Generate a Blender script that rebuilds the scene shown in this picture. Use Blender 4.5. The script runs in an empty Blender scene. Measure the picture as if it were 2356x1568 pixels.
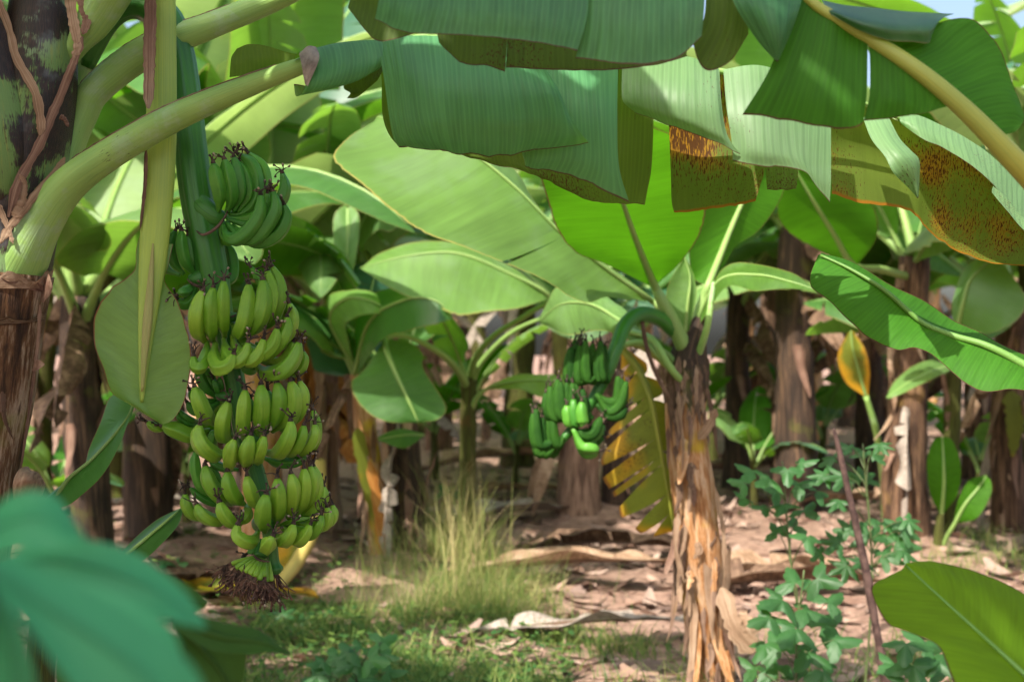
import bpy, math, random
import numpy as np
from mathutils import Vector, Matrix, noise
random.seed(7)
RNG = np.random.default_rng(7)
S = 0.72 / 2356.0          # metres per picture unit at one metre from the lens
HCAM = 1.45
sc = bpy.context.scene
COL = sc.collection
R_ = math.radians

def at(px, py, d):
    return np.array([(px - 1178) * S * d, d, HCAM - (py - 784) * S * d])
def gd(py):                # distance of a ground point seen at picture height py
    return HCAM / ((py - 784) * S)
def W(pts):
    return np.array([at(*p[:3]) for p in pts])

def cr(P, n):
    """Catmull-Rom resample of the rows of P (k x m) into n rows."""
    P = np.asarray(P, float); k = len(P)
    if k == 1: return np.repeat(P, n, 0)
    Q = np.vstack([2 * P[0] - P[1], P, 2 * P[-1] - P[-2]])
    t = np.linspace(0, k - 1 - 1e-9, n); i = t.astype(int); f = (t - i)[:, None]
    a, b, c, d = Q[i], Q[i + 1], Q[i + 2], Q[i + 3]
    return 0.5 * (2 * b + (c - a) * f + (2 * a - 5 * b + 4 * c - d) * f**2 + (3 * b - a - 3 * c + d) * f**3)

def nrm(v):
    return v / (np.linalg.norm(v, axis=-1, keepdims=True) + 1e-12)

class MB:
    def __init__(s): s.v = []; s.f = []; s.uv = []; s.m = []; s.n = 0
    def add(s, V, F, UV, mi=0):
        V = np.asarray(V, float).reshape(-1, 3); UV = np.asarray(UV, float).reshape(-1, 2)
        s.v.append(V); s.uv.append(UV)
        s.f += [tuple(i + s.n for i in f) for f in F]; s.m += [mi] * len(F); s.n += len(V)
    def build(s, name, mats, parent=None, smooth=True, **tags):
        me = bpy.data.meshes.new(name)
        V = np.vstack(s.v); UV = np.vstack(s.uv)
        me.from_pydata(V.tolist(), [], s.f)
        if not isinstance(mats, (list, tuple)): mats = [mats]
        for m in mats: me.materials.append(m)
        lay = me.uv_layers.new(name='UVMap')
        idx = np.empty(len(me.loops), np.int32); me.loops.foreach_get('vertex_index', idx)
        lay.data.foreach_set('uv', UV[idx].astype(np.float32).ravel())
        me.polygons.foreach_set('use_smooth', [smooth] * len(me.polygons))
        if len(mats) > 1: me.polygons.foreach_set('material_index', s.m)
        me.update()
        o = bpy.data.objects.new(name, me); COL.objects.link(o)
        if parent is not None: o.parent = parent
        for k, v in tags.items(): o[k] = v
        return o

def tag(o, label=None, category=None, group=None, kind=None):
    if label: o['label'] = label
    if category: o['category'] = category
    if group: o['group'] = group
    if kind: o['kind'] = kind
    return o
def empty(name, loc, label, category, group=None):
    o = bpy.data.objects.new(name, None); COL.objects.link(o)
    o.location = [float(c) for c in loc]; o.empty_display_size = .1
    return tag(o, label, category, group)
def adopt(root):
    """Children were built in world space: keep them there under an Empty that stands at the base."""
    off = -Vector(root.location)
    for c in root.children:
        if c.type == 'MESH' and not c.get('_done'):
            c.data.transform(Matrix.Translation(off)); c['_done'] = 1
            for g in c.children:
                g.data.transform(Matrix.Translation(off))
def clean_marks():
    for o in bpy.data.objects:
        if '_done' in o: del o['_done']
def copy_tree(o, parent=None):
    c = o.copy(); COL.objects.link(c)
    if parent is not None: c.parent = parent
    for ch in o.children: copy_tree(ch, c)
    return c

def quads(nu, nv, closed=False, flip=False):
    F = []
    for i in range(nu - 1):
        for j in range(nv if closed else nv - 1):
            k = (j + 1) % nv
            q = (i * nv + j, (i + 1) * nv + j, (i + 1) * nv + k, i * nv + k)
            F.append(q[::-1] if flip else q)
    return F

def frames(P, up=None):
    T = nrm(np.gradient(P, axis=0)); n = len(P)
    N = np.zeros_like(P)
    a = np.array(up if up is not None else [0.1, -1, 0.05], float)
    v = a - T[0] * a.dot(T[0]); N[0] = v / (np.linalg.norm(v) + 1e-9)
    for i in range(1, n):
        v = N[i - 1] - T[i] * N[i - 1].dot(T[i]); N[i] = v / (np.linalg.norm(v) + 1e-9)
    return T, N, np.cross(T, N)

def tube(mb, P, r, nseg=12, sect=None, up=None, caps=True, mi=0, rough=0, seed=0):
    """Sweep a round (or sect(theta, t) shaped) section of radius r along P."""
    P = np.asarray(P, float); n = len(P); r = np.asarray(r, float) * np.ones(n)
    T, N, B = frames(P, up)
    th = np.linspace(0, 2 * np.pi, nseg, endpoint=False)
    L = np.concatenate([[0], np.cumsum(np.linalg.norm(np.diff(P, axis=0), axis=1))])
    V = np.zeros((n, nseg, 3)); UV = np.zeros((n, nseg, 2))
    for i in range(n):
        k = np.ones(nseg) if sect is None else sect(th, i / (n - 1))
        if np.ndim(k) == 2: cx, cy = k
        else: cx, cy = k * np.cos(th), k * np.sin(th)
        rr = r[i]
        V[i] = P[i] + rr * (cx[:, None] * N[i] + cy[:, None] * B[i])
        UV[i, :, 0] = np.abs(th / np.pi - 1); UV[i, :, 1] = L[i]
    if rough:
        for i in range(n):
            for j in range(nseg):
                q = V[i, j]; w = noise.noise(Vector((q[0] * 9 + seed, q[1] * 9, q[2] * 5)))
                V[i, j] += (V[i, j] - P[i]) * rough * w
    F = quads(n, nseg, True)
    Vv = V.reshape(-1, 3); U = UV.reshape(-1, 2)
    if caps:
        Vv = np.vstack([Vv, P[0], P[-1]]); U = np.vstack([U, [0, 0], [0, L[-1]]])
        a, b = n * nseg, n * nseg + 1
        for j in range(nseg):
            k = (j + 1) % nseg
            F.append((a, j, k)); F.append((b, (n - 1) * nseg + k, (n - 1) * nseg + j))
    mb.add(Vv, F, U, mi)

def tubepx(mb, pts, n=40, nseg=14, **k):
    """pts: (px, py, d, half width in picture units)."""
    q = cr(np.array([list(at(*p[:3])) + [p[3] * S * p[2]] for p in pts]), n)
    tube(mb, q[:, :3], np.maximum(q[:, 3], 1e-4), nseg, **k)
    return q

RAG = .03
def surf(mb, G, ulen=None, flip=False, mi=0, u0=0., wav=0., wf=9., seed=0., v0=0., v1=1., rag=None, swap=False):
    """G: nu x nv x 3 grid; u runs along the rib (metres), v from rib to margin."""
    G = np.asarray(G, float); nu, nv = G.shape[:2]
    mid = G[:, nv // 2]
    L = np.concatenate([[0], np.cumsum(np.linalg.norm(np.diff(mid, axis=0), axis=1))]) + u0
    UV = np.zeros((nu, nv, 2)); UV[..., 0] = L[:, None]; UV[..., 1] = np.linspace(v0, v1, nv)[None]
    if wav:
        gu = np.gradient(G, axis=0); gv = np.gradient(G, axis=1)
        nn = nrm(np.cross(gu, gv))
        vv = np.linspace(v0, v1, nv)[None]
        w = np.array([[noise.noise(Vector((L[i] * wf + seed, j / nv * 1.3, seed * 3.1))) for j in range(nv)] for i in range(nu)])
        G = G + nn * (w * wav * (0.2 + 0.8 * vv))[..., None]
    if swap: UV = np.stack([UV[..., 1] * .12 + seed * .37 % 1, UV[..., 0]], -1)
    rag = RAG if rag is None else rag
    if rag and nv > 5:
        vv = np.linspace(0, 1, nv)
        for i in range(nu):
            q = abs(noise.noise(Vector((L[i] * 28 + seed, seed * 7.7 + G[0, 0, 0] * 3, 2)))) + .8 * max(0, noise.noise(Vector((L[i] * 75 + seed, G[0, 0, 2] * 5, 4))) - .25)
            G[i] = G[i] + (G[i, :1] - G[i]) * (rag * q * vv ** 5)[:, None]
    mb.add(G, quads(nu, nv, False, flip), UV, mi)
    return G

def grid_cr(cols, nu, nv):
    """cols: list of columns (each a list of xyz, rib to margin) -> smooth nu x nv grid."""
    C = np.array([cr(np.array(c), nv) for c in cols])          # k x nv x 3
    return np.stack([cr(C[:, j], nu) for j in range(nv)], 1)

def patch(mb, cols, nu=36, nv=22, **k):
    return surf(mb, grid_cr([W(c) for c in cols], nu, nv), **k)

def blade(mb, M, E1, E2, bulge=(.0, .0), nu=60, nv=12, tears1=(), tears2=(), gap=.25, wav=.012, wf=6., seed=0., start=0.):
    """Leaf blade between a midrib polyline M and the two margins E1, E2 (all world points).
    bulge pushes the middle of each half along the leaf normal; tears split a half between veins."""
    M = cr(M, nu); E1 = cr(E1, nu); E2 = cr(E2, nu)
    T = nrm(np.gradient(M, axis=0))
    rs = random.Random(int(seed * 1000) + 5)
    for E, b, tears, fl in ((E1, bulge[0], tears1, True), (E2, bulge[1], tears2, False)):
        nn = nrm(np.cross(T, E - M + 1e-6)) * (-1 if fl else 1)
        wid = np.linalg.norm(E - M, axis=1)[:, None]
        v = np.linspace(0, 1, nv)
        G = M[:, None] + (E - M)[:, None] * v[None, :, None] + nn[:, None] * (b * wid)[:, None] * (np.sin(np.pi * np.minimum(v, 1) * .8) )[None, :, None]
        cuts = [0] + [int(round(t * (nu - 1))) for t in tears] + [nu - 1]
        for a, c in zip(cuts[:-1], cuts[1:]):
            if c - a < 2: continue
            g = G[a:c + 1].copy()
            if len(cuts) > 2:
                ctr = g.mean(0, keepdims=True); sh = (v**1.4 * gap * rs.uniform(.4, 1.))[None, :, None]
                g2 = g + (ctr - g) * sh
                g2 += nn[a:c + 1][:, None] * (v**1.5 * rs.uniform(-.12, .12))[None, :, None] * wid[a:c + 1][:, None]
                if a == 0: g2[0] = g[0]
                if c == nu - 1: g2[-1] = g[-1]
                g = g2
            surf(mb, g, flip=fl, wav=wav, wf=wf, seed=seed + a * .37 + (3 if fl else 0), u0=a * .02)
SKY_STRENGTH = .15; SUN_STRENGTH = 4.5; EXPOSURE = 1.02; FSTOP = 4.4
# ------------------------------------------------------------------ materials
class NT:
    def __init__(s, name):
        s.mat = bpy.data.materials.new(name); s.mat.use_nodes = True
        s.t = s.mat.node_tree; s.t.nodes.clear()
        s.out = s.n('ShaderNodeOutputMaterial')
    def n(s, typ, **props):
        o = s.t.nodes.new(typ)
        for k, v in props.items(): setattr(o, k, v)
        return o
    def l(s, a, b): s.t.links.new(a, b)
    def val(s, sock, x):
        if hasattr(x, 'links') or isinstance(x, bpy.types.NodeSocket): s.l(x, sock)
        else: sock.default_value = x
    def math(s, op, a, b=0., c=None, clamp=False):
        o = s.n('ShaderNodeMath', operation=op, use_clamp=clamp)
        s.val(o.inputs[0], a); s.val(o.inputs[1], b)
        if c is not None: s.val(o.inputs[2], c)
        return o.outputs[0]
    def mix(s, f, a, b, mode='MIX'):
        o = s.n('ShaderNodeMix', data_type='RGBA', blend_type=mode); o.clamp_factor = True
        s.val(o.inputs[0], f)
        for i, x in ((6, a), (7, b)):
            s.val(o.inputs[i], x if isinstance(x, bpy.types.NodeSocket) else (*x[:3], 1.))
        return o.outputs[2]
    def noise(s, vec, scale, detail=3., rough=.6):
        o = s.n('ShaderNodeTexNoise'); s.l(vec, o.inputs['Vector'])
        o.inputs['Scale'].default_value = scale; o.inputs['Detail'].default_value = detail; o.inputs['Roughness'].default_value = rough
        return o.outputs['Fac']
    def ramp(s, f, stops):
        o = s.n('ShaderNodeValToRGB'); e = o.color_ramp.elements
        while len(e) < len(stops): e.new(.5)
        for q, (p, c) in zip(e, stops): q.position = p; q.color = (*c, 1.)
        s.l(f, o.inputs[0]); return o.outputs[0]
    def step(s, f, a, b):
        o = s.n('ShaderNodeMapRange', interpolation_type='SMOOTHSTEP'); s.val(o.inputs[0], f)
        o.inputs[1].default_value = a; o.inputs[2].default_value = b
        return o.outputs[0]
    def uv(s):
        u = s.n('ShaderNodeUVMap'); u.uv_map = 'UVMap'; p = s.n('ShaderNodeSeparateXYZ'); s.l(u.outputs[0], p.inputs[0])
        return p.outputs[0], p.outputs[1]
    def comb(s, x, y, z=0.):
        c = s.n('ShaderNodeCombineXYZ'); s.val(c.inputs[0], x); s.val(c.inputs[1], y); s.val(c.inputs[2], z); return c.outputs[0]
    def obj(s): return s.n('ShaderNodeTexCoord').outputs['Object']
    def rnd(s): return s.n('ShaderNodeObjectInfo').outputs['Random']
    def bump(s, h, strength=.3, dist=.003):
        b = s.n('ShaderNodeBump'); b.inputs['Strength'].default_value = strength; b.inputs['Distance'].default_value = dist
        s.l(h, b.inputs['Height']); return b.outputs[0]
    def bsdf(s, col, rough=.5, spec=.5, nrm=None, coat=0.):
        p = s.n('ShaderNodeBsdfPrincipled'); s.val(p.inputs['Base Color'], col if isinstance(col, bpy.types.NodeSocket) else (*col, 1.))
        s.val(p.inputs['Roughness'], rough); p.inputs['Specular IOR Level'].default_value = spec
        p.inputs['Coat Weight'].default_value = coat
        if nrm is not None: s.l(nrm, p.inputs['Normal'])
        return p.outputs[0]
    def done(s, sh): s.l(sh, s.out.inputs['Surface']); return s.mat

def leaf_mat(name, up, dn=None, tr=(.22, .5, .02), tf=.45, rough=.42, spec=.5, spots=0., spotcol=(.09, .035, .008),
             yel=0., yelcol=(.45, .25, .02), edge=(.10, .045, .02), ew=.02, vein=70., vamp=.28, bloom=0., pleat=0.):
    """Two-sided banana leaf: up is the waxy upper face, dn the face below, tr the light let through."""
    k = NT(name); u, v = k.uv(); ob = k.obj()
    rnd = k.rnd(); off = k.math('MULTIPLY', rnd, 37.)
    f1 = k.noise(k.comb(k.math('MULTIPLY', u, vein), k.math('MULTIPLY', v, 1.2), off), 1., 3., .6)
    f2 = k.noise(k.comb(k.math('MULTIPLY', u, vein * 4), k.math('MULTIPLY', v, 2.), off), 1., 1., .5)
    f3 = k.noise(ob, 2.6, 3., .55)
    lines = k.math('ADD', k.math('MULTIPLY', f1, .7), k.math('MULTIPLY', f2, .3))
    if pleat:
        wob = k.math('MULTIPLY', k.math('SUBTRACT', k.noise(k.comb(k.math('MULTIPLY', u, 9.), k.math('MULTIPLY', v, .8), off), 1., 2.), .5), 5.)
        sn = k.math('SINE', k.math('ADD', k.math('MULTIPLY', u, 6.283 / .0165), wob))
        pl = k.math('MULTIPLY', k.math('POWER', k.math('ABSOLUTE', sn), 6.), pleat)
    dn = dn or up
    geo = k.n('ShaderNodeNewGeometry')
    base = k.mix(geo.outputs['Backfacing'], up, dn)
    g = k.math('ADD', k.math('MULTIPLY', k.math('SUBTRACT', lines, .5), vamp * 2.2), k.math('MULTIPLY', k.math('SUBTRACT', f3, .5), .7))
    g = k.math('ADD', g, k.math('MULTIPLY', k.math('SUBTRACT', rnd, .5), .3))
    g = k.math('ADD', g, 1., clamp=False)
    if pleat: g = k.math('ADD', g, k.math('SUBTRACT', pl, pleat * .3)); lines = k.math('ADD', lines, k.math('MULTIPLY', sn, pleat * 1.2))
    gg = k.comb(g, g, g)
    base = k.mix(1., base, gg, 'MULTIPLY')
    tc = k.mix(1., tr, gg, 'MULTIPLY')
    if bloom:
        fb = k.math('MULTIPLY', k.step(k.noise(ob, 5., 4.), .45, .7), bloom)
        base = k.mix(fb, base, (.30, .40, .30))
    if yel:
        fy = k.step(k.math('ADD', k.math('MULTIPLY', k.noise(ob, 3.3, 3.), .8), k.math('MULTIPLY', v, .3)), .72 - yel * .4, .9 - yel * .4)
        base = k.mix(fy, base, yelcol); tc = k.mix(fy, tc, (yelcol[0] * 1.2, yelcol[1] * 1.1, yelcol[2]))
    if spots:
        n1 = k.noise(k.comb(k.math('MULTIPLY', u, 360.), k.math('MULTIPLY', v, 20.), off), 1., 2., .7)
        n2 = k.noise(ob, 4.2, 2.)
        sp = k.step(k.math('ADD', n1, k.math('MULTIPLY', k.math('SUBTRACT', n2, .5), .9)), .70 - spots * .14, .76 - spots * .14)
        yl = k.step(k.math('ADD', k.math('MULTIPLY', n1, .35), n2), .90 - spots * .25, 1.02 - spots * .25)
        base = k.mix(yl, base, (.34, .17, .012)); tc = k.mix(yl, tc, (.4, .2, .01))
        base = k.mix(sp, base, spotcol); tc = k.mix(sp, tc, (.06, .025, .004))
    em = k.step(k.math('ADD', v, k.math('MULTIPLY', k.math('SUBTRACT', k.noise(ob, 60., 2.), .5), .012)), 1 - ew * 1.3, 1 - ew * .5)
    base = k.mix(em, base, edge); tc = k.mix(em, tc, edge)
    h = k.bump(lines, .35, .004)
    p = k.bsdf(base, rough, spec, h)
    t = k.n('ShaderNodeBsdfTranslucent'); k.l(tc, t.inputs[0]); k.l(h, t.inputs['Normal'])
    m = k.n('ShaderNodeMixShader'); m.inputs[0].default_value = tf
    k.l(p, m.inputs[1]); k.l(t.outputs[0], m.inputs[2])
    return k.done(m.outputs[0])

def stalk_mat(name, col, dark=None, streak=120., amp=.35, rough=.45, spec=.4, spots=0., bloom=0., bump=.25):
    k = NT(name); u, v = k.uv(); ob = k.obj()
    f = k.noise(k.comb(k.math('MULTIPLY', u, streak * .25), k.math('MULTIPLY', v, 4.), k.math('MULTIPLY', k.rnd(), 9.)), 1., 4., .6)
    big = k.noise(ob, 6., 3.)
    dark = dark or tuple(c * .5 for c in col)
    c = k.mix(k.step(k.math('ADD', k.math('MULTIPLY', f, amp), k.math('MULTIPLY', big, 1 - amp)), .3, .68), dark, col)
    if bloom: c = k.mix(k.math('MULTIPLY', k.step(k.noise(ob, 11., 5., .7), .5, .66), bloom), c, (.34, .44, .36))
    if spots:
        s = k.step(k.math('ADD', k.noise(k.comb(k.math('MULTIPLY', u, 30.), k.math('MULTIPLY', v, 30.), 0.), 1., 5., .7), k.math('MULTIPLY', k.noise(ob, 3.), .5)), .98 - spots * .2, 1.03 - spots * .2)
        c = k.mix(s, c, (.035, .022, .016))
    return k.done(k.bsdf(c, rough, spec, k.bump(f, bump, .004)))

def sheath_mat(name):
    """Old banana stem: green sheath with near-black blotches that follow the fibres."""
    k = NT(name); u, v = k.uv(); ob = k.obj()
    fib = k.noise(k.comb(k.math('MULTIPLY', u, 34.), k.math('MULTIPLY', v, 9.), 3.), 1., 5., .65)
    fine = k.noise(k.comb(k.math('MULTIPLY', u, 110.), k.math('MULTIPLY', v, 45.), 8.), 1., 4., .75)
    big = k.noise(ob, 7.5, 4., .6); big2 = k.noise(ob, 4., 2.)
    g = k.mix(k.step(big2, .4, .62), (.12, .22, .055), (.19, .27, .17))
    g = k.mix(k.step(fib, .52, .75), g, (.26, .29, .05))
    dk = k.mix(k.step(fine, .4, .7), (.010, .008, .008), (.055, .026, .018))
    dk = k.mix(k.math('MULTIPLY', k.step(k.noise(ob, 13., 3.), .55, .7), .6), dk, (.10, .11, .12))
    m = k.step(k.math('ADD', k.math('ADD', k.math('MULTIPLY', big, 1.05), k.math('MULTIPLY', fine, .30)), k.math('MULTIPLY', fib, .22)), .71, .775)
    c = k.mix(m, g, dk)
    return k.done(k.bsdf(c, .45, .4, k.bump(k.math('ADD', fib, fine), .35, .004)))

def bark_mat(name, stops, patch=(.33, .20, .04), pa=.25, scale=1., bump=.7, vs=3.2):
    k = NT(name); u, v = k.uv(); ob = k.obj()
    off = k.math('MULTIPLY', k.rnd(), 31.)
    fib = k.noise(k.comb(k.math('MULTIPLY', u, 16. * scale), k.math('MULTIPLY', v, vs), off), 1., 6., .7)
    fine = k.noise(k.comb(k.math('MULTIPLY', u, 60. * scale), k.math('MULTIPLY', v, 9.), off), 1., 3., .6)
    big = k.noise(ob, 4.5, 3.)
    c = k.ramp(k.math('ADD', k.math('MULTIPLY', fib, .75), k.math('MULTIPLY', fine, .25)), stops)
    c = k.mix(k.math('MULTIPLY', k.step(big, .56, .70), pa), c, patch)
    return k.done(k.bsdf(c, .75, .2, k.bump(k.math('ADD', fib, k.math('MULTIPLY', fine, .5)), bump, .012)))

def dry_mat(name, stops, tf=.18):
    k = NT(name); u, v = k.uv(); ob = k.obj(); off = k.math('MULTIPLY', k.rnd(), 31.)
    f = k.noise(k.comb(k.math('MULTIPLY', u, 55.), k.math('MULTIPLY', v, 3.), off), 1., 4., .65)
    f = k.math('ADD', k.math('MULTIPLY', f, .6), k.math('MULTIPLY', k.noise(ob, 7., 4.), .4))
    c = k.ramp(f, stops)
    p = k.bsdf(c, .7, .25, k.bump(f, .6, .01))
    t = k.n('ShaderNodeBsdfTranslucent'); k.l(c, t.inputs[0])
    m = k.n('ShaderNodeMixShader'); m.inputs[0].default_value = tf
    k.l(p, m.inputs[1]); k.l(t.outputs[0], m.inputs[2])
    return k.done(m.outputs[0])

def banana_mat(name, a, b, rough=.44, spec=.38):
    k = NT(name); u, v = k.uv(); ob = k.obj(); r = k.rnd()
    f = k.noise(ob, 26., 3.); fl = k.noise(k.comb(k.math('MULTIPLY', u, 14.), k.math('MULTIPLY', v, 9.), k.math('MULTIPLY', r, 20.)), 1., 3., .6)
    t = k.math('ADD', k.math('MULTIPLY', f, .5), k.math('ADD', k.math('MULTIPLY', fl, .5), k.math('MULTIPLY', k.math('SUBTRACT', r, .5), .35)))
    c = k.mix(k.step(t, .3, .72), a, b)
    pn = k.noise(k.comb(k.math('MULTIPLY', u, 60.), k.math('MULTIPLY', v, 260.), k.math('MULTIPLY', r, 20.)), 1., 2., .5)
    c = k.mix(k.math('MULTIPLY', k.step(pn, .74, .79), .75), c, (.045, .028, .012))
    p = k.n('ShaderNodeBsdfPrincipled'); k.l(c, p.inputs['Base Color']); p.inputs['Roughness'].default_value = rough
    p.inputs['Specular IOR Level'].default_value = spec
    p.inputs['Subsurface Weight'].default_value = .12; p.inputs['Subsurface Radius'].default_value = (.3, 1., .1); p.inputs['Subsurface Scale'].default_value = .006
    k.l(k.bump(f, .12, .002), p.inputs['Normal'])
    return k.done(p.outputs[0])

def plain(name, a, b, scale=20., rough=.7, spec=.3):
    k = NT(name); c = k.mix(k.step(k.noise(k.obj(), scale, 4.), .35, .65), a, b)
    return k.done(k.bsdf(c, rough, spec))

def uvcol_mat(name, stops, rough=.7, tf=.2, spec=.25):
    """colour picked per piece by its u coordinate"""
    k = NT(name); u, v = k.uv()
    c = k.ramp(u, stops); f = k.noise(k.obj(), 40., 3.)
    g = k.math('ADD', k.math('MULTIPLY', f, .7), .65); c = k.mix(1., c, k.comb(g, g, g), 'MULTIPLY')
    p = k.bsdf(c, rough, spec); t = k.n('ShaderNodeBsdfTranslucent'); k.l(c, t.inputs[0])
    m = k.n('ShaderNodeMixShader'); m.inputs[0].default_value = tf
    k.l(p, m.inputs[1]); k.l(t.outputs[0], m.inputs[2])
    return k.done(m.outputs[0])

M = {}
M['leaf_near'] = leaf_mat('banana_leaf_waxy', (.07, .225, .092), (.10, .18, .035), tf=.34, spec=.3, rough=.5, vein=58., vamp=.42, bloom=.04, pleat=.16)
M['leaf_pale'] = leaf_mat('banana_leaf_pale', (.13, .24, .10), (.10, .17, .04), tf=.34, rough=.5, spots=.08, vein=58., vamp=.28, bloom=.15, pleat=.14)
M['leaf_under'] = leaf_mat('banana_leaf_underside', (.075, .12, .018), tf=.40, tr=(.16, .30, .012), rough=.6, spec=.25, spots=.24, vein=58., pleat=.12)
M['leaf_rust'] = leaf_mat('banana_leaf_rusty', (.075, .12, .018), tf=.36, tr=(.18, .30, .012), rough=.65, spec=.2, spots=.78, vein=58., edge=(.3, .13, .01), ew=.05)
M['leaf_rust2'] = leaf_mat('banana_leaf_rusty_yellow', (.085, .125, .018), tf=.36, tr=(.2, .28, .012), rough=.65, spec=.2, spots=.98, vein=58., edge=(.3, .13, .01), ew=.05)
M['leaf_glow'] = leaf_mat('banana_leaf_backlit', (.055, .21, .016), (.07, .24, .008), tf=.55, tr=(.065, .22, .004), rough=.62, spec=.25, vein=60., vamp=.40, pleat=.12)  # backlit glow put into both face colours, besides the translucency
M['leaf_low'] = leaf_mat('sucker_leaf_yellowgreen', (.13, .29, .010), (.15, .32, .004), tf=.55, tr=(.30, .58, .003), rough=.6, spec=.2, vein=60., vamp=.3, pleat=.04)
M['rib_green'] = stalk_mat('young_midrib', (.13, .27, .05), (.09, .2, .03), amp=.5)
M['leaf_bg'] = leaf_mat('banana_leaf_mid', (.06, .165, .036), (.065, .15, .02), tf=.40, tr=(.17, .44, .02), spec=.28, rough=.5, vein=34., vamp=.36, edge=(.28, .26, .06), bloom=.1)
M['leaf_bg2'] = leaf_mat('banana_leaf_bright', (.14, .275, .075), (.12, .24, .05), tf=.40, tr=(.26, .52, .05), spec=.3, rough=.5, vein=34., vamp=.34, edge=(.35, .33, .08), bloom=.15)
M['leaf_bg3'] = leaf_mat('banana_leaf_sunlit_pale', (.27, .39, .17), (.2, .32, .1), tf=.36, tr=(.36, .52, .14), rough=.5, vein=34., vamp=.16, edge=(.4, .36, .12), bloom=.3)  # pallor of sunlit far leaves put into the colour
M['leaf_blue'] = leaf_mat('banana_leaf_bluish', (.045, .135, .075), (.07, .15, .045), tf=.35, rough=.42, vein=34., vamp=.16, edge=(.25, .25, .1), bloom=.2)
M['leaf_yellow'] = leaf_mat('banana_leaf_yellowing', (.16, .20, .02), tf=.4, tr=(.32, .34, .02), rough=.6, yel=.58, yelcol=(.60, .33, .015), spots=.18, vein=30., edge=(.3, .13, .02), ew=.06)
M['leaf_dark'] = leaf_mat('banana_leaf_dark', (.022, .075, .045), (.05, .14, .03), tf=.3, tr=(.1, .42, .03), rough=.35, vein=60., vamp=.15, edge=(.2, .12, .03))
M['petiole'] = stalk_mat('banana_petiole', (.28, .45, .11), (.19, .35, .09), amp=.5, bloom=.35, spots=.12, bump=.45)
M['petiole_y'] = stalk_mat('banana_petiole_yellow', (.33, .33, .05), (.22, .28, .05), amp=.4, spots=.15)
M['strap'] = stalk_mat('flag_petiole', (.32, .42, .06), (.21, .33, .06), amp=.5, spots=.05)
M['flag_rib'] = stalk_mat('flag_midrib', (.30, .25, .09), (.24, .29, .07), amp=.6)
M['rib'] = stalk_mat('leaf_midrib', (.24, .36, .10), (.17, .29, .08), amp=.5)
M['peduncle'] = stalk_mat('bunch_stalk', (.045, .19, .016), (.022, .11, .022), streak=60., amp=.55, rough=.4, spots=.0, bump=.35)
M['sheath'] = sheath_mat('stem_sheath_blotched')
M['oldstem'] = bark_mat('stem_old_blotched', [(.30, (.010, .007, .006)), (.42, (.05, .026, .015)), (.50, (.13, .065, .03)), (.58, (.34, .25, .17)), (.64, (.06, .032, .02)), (.8, (.20, .14, .09))], (.15, .18, .02), .7, .6, .7, 6.)
M['bark'] = bark_mat('trunk_brown', [(.28, (.012, .008, .007)), (.45, (.05, .028, .018)), (.57, (.15, .085, .05)), (.70, (.34, .23, .15)), (.82, (.10, .06, .036))])
M['bark_or'] = bark_mat('trunk_orange', [(.25, (.06, .024, .012)), (.38, (.22, .085, .03)), (.48, (.42, .21, .09)), (.60, (.58, .40, .26)), (.72, (.16, .05, .03)), (.85, (.42, .22, .1))], (.46, .32, .02), .85, .8, .8, 7.)
M['bark_dark'] = bark_mat('trunk_dark', [(.3, (.010, .009, .010)), (.5, (.045, .03, .022)), (.64, (.15, .09, .055)), (.85, (.08, .05, .03))], (.12, .14, .02), .5)
M['bark_pink'] = bark_mat('trunk_pinkish', [(.28, (.025, .015, .012)), (.43, (.11, .065, .045)), (.55, (.27, .17, .12)), (.68, (.40, .28, .21)), (.82, (.2, .13, .09))])
M['bark_green'] = bark_mat('trunk_greenish', [(.28, (.018, .012, .008)), (.46, (.05, .045, .012)), (.6, (.09, .115, .02)), (.8, (.14, .17, .04))], (.10, .05, .015), .7)
M['dry'] = dry_mat('dry_leaf_tan', [(.3, (.10, .055, .03)), (.48, (.30, .19, .12)), (.62, (.46, .33, .23)), (.8, (.28, .18, .11))])
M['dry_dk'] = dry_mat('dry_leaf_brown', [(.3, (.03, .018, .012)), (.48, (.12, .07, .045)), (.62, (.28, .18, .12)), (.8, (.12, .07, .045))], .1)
M['dry_or'] = dry_mat('dry_leaf_orange', [(.3, (.16, .05, .01)), (.48, (.38, .15, .03)), (.62, (.52, .28, .08)), (.8, (.36, .14, .03))], .25)
M['dry_gr'] = dry_mat('dry_leaf_grey', [(.3, (.12, .095, .08)), (.5, (.30, .25, .21)), (.66, (.44, .38, .33)), (.85, (.20, .155, .125))], .1)
M['margin'] = dry_mat('dry_margin_brown', [(.3, (.05, .025, .018)), (.5, (.18, .10, .07)), (.66, (.36, .25, .18)), (.85, (.12, .06, .04))], .05)
M['banana'] = banana_mat('banana_skin', (.12, .28, .016), (.22, .39, .032))
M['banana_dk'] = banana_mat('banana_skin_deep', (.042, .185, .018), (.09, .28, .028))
M['banana_far'] = banana_mat('banana_skin_painted_shade', (.012, .052, .007), (.028, .095, .010), .7, .12)  # shade on the second bunch put into a darker skin colour
M['flower'] = plain('dried_flower', (.018, .012, .011), (.085, .055, .042), 90., .8)
M['flower_pale'] = plain('dried_stigma', (.35, .29, .22), (.16, .12, .09), 60., .8)
M['flower_br'] = plain('dried_bract', (.04, .022, .016), (.17, .09, .06), 60., .8)
M['scar'] = plain('hand_scar', (.05, .028, .02), (.13, .08, .06), 60., .8)
M['weed'] = leaf_mat('weed_leaf', (.04, .125, .036), (.06, .15, .025), tf=.36, tr=(.12, .36, .03), rough=.5, vein=40., vamp=.1, edge=(.05, .12, .05), ew=.01)
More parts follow.
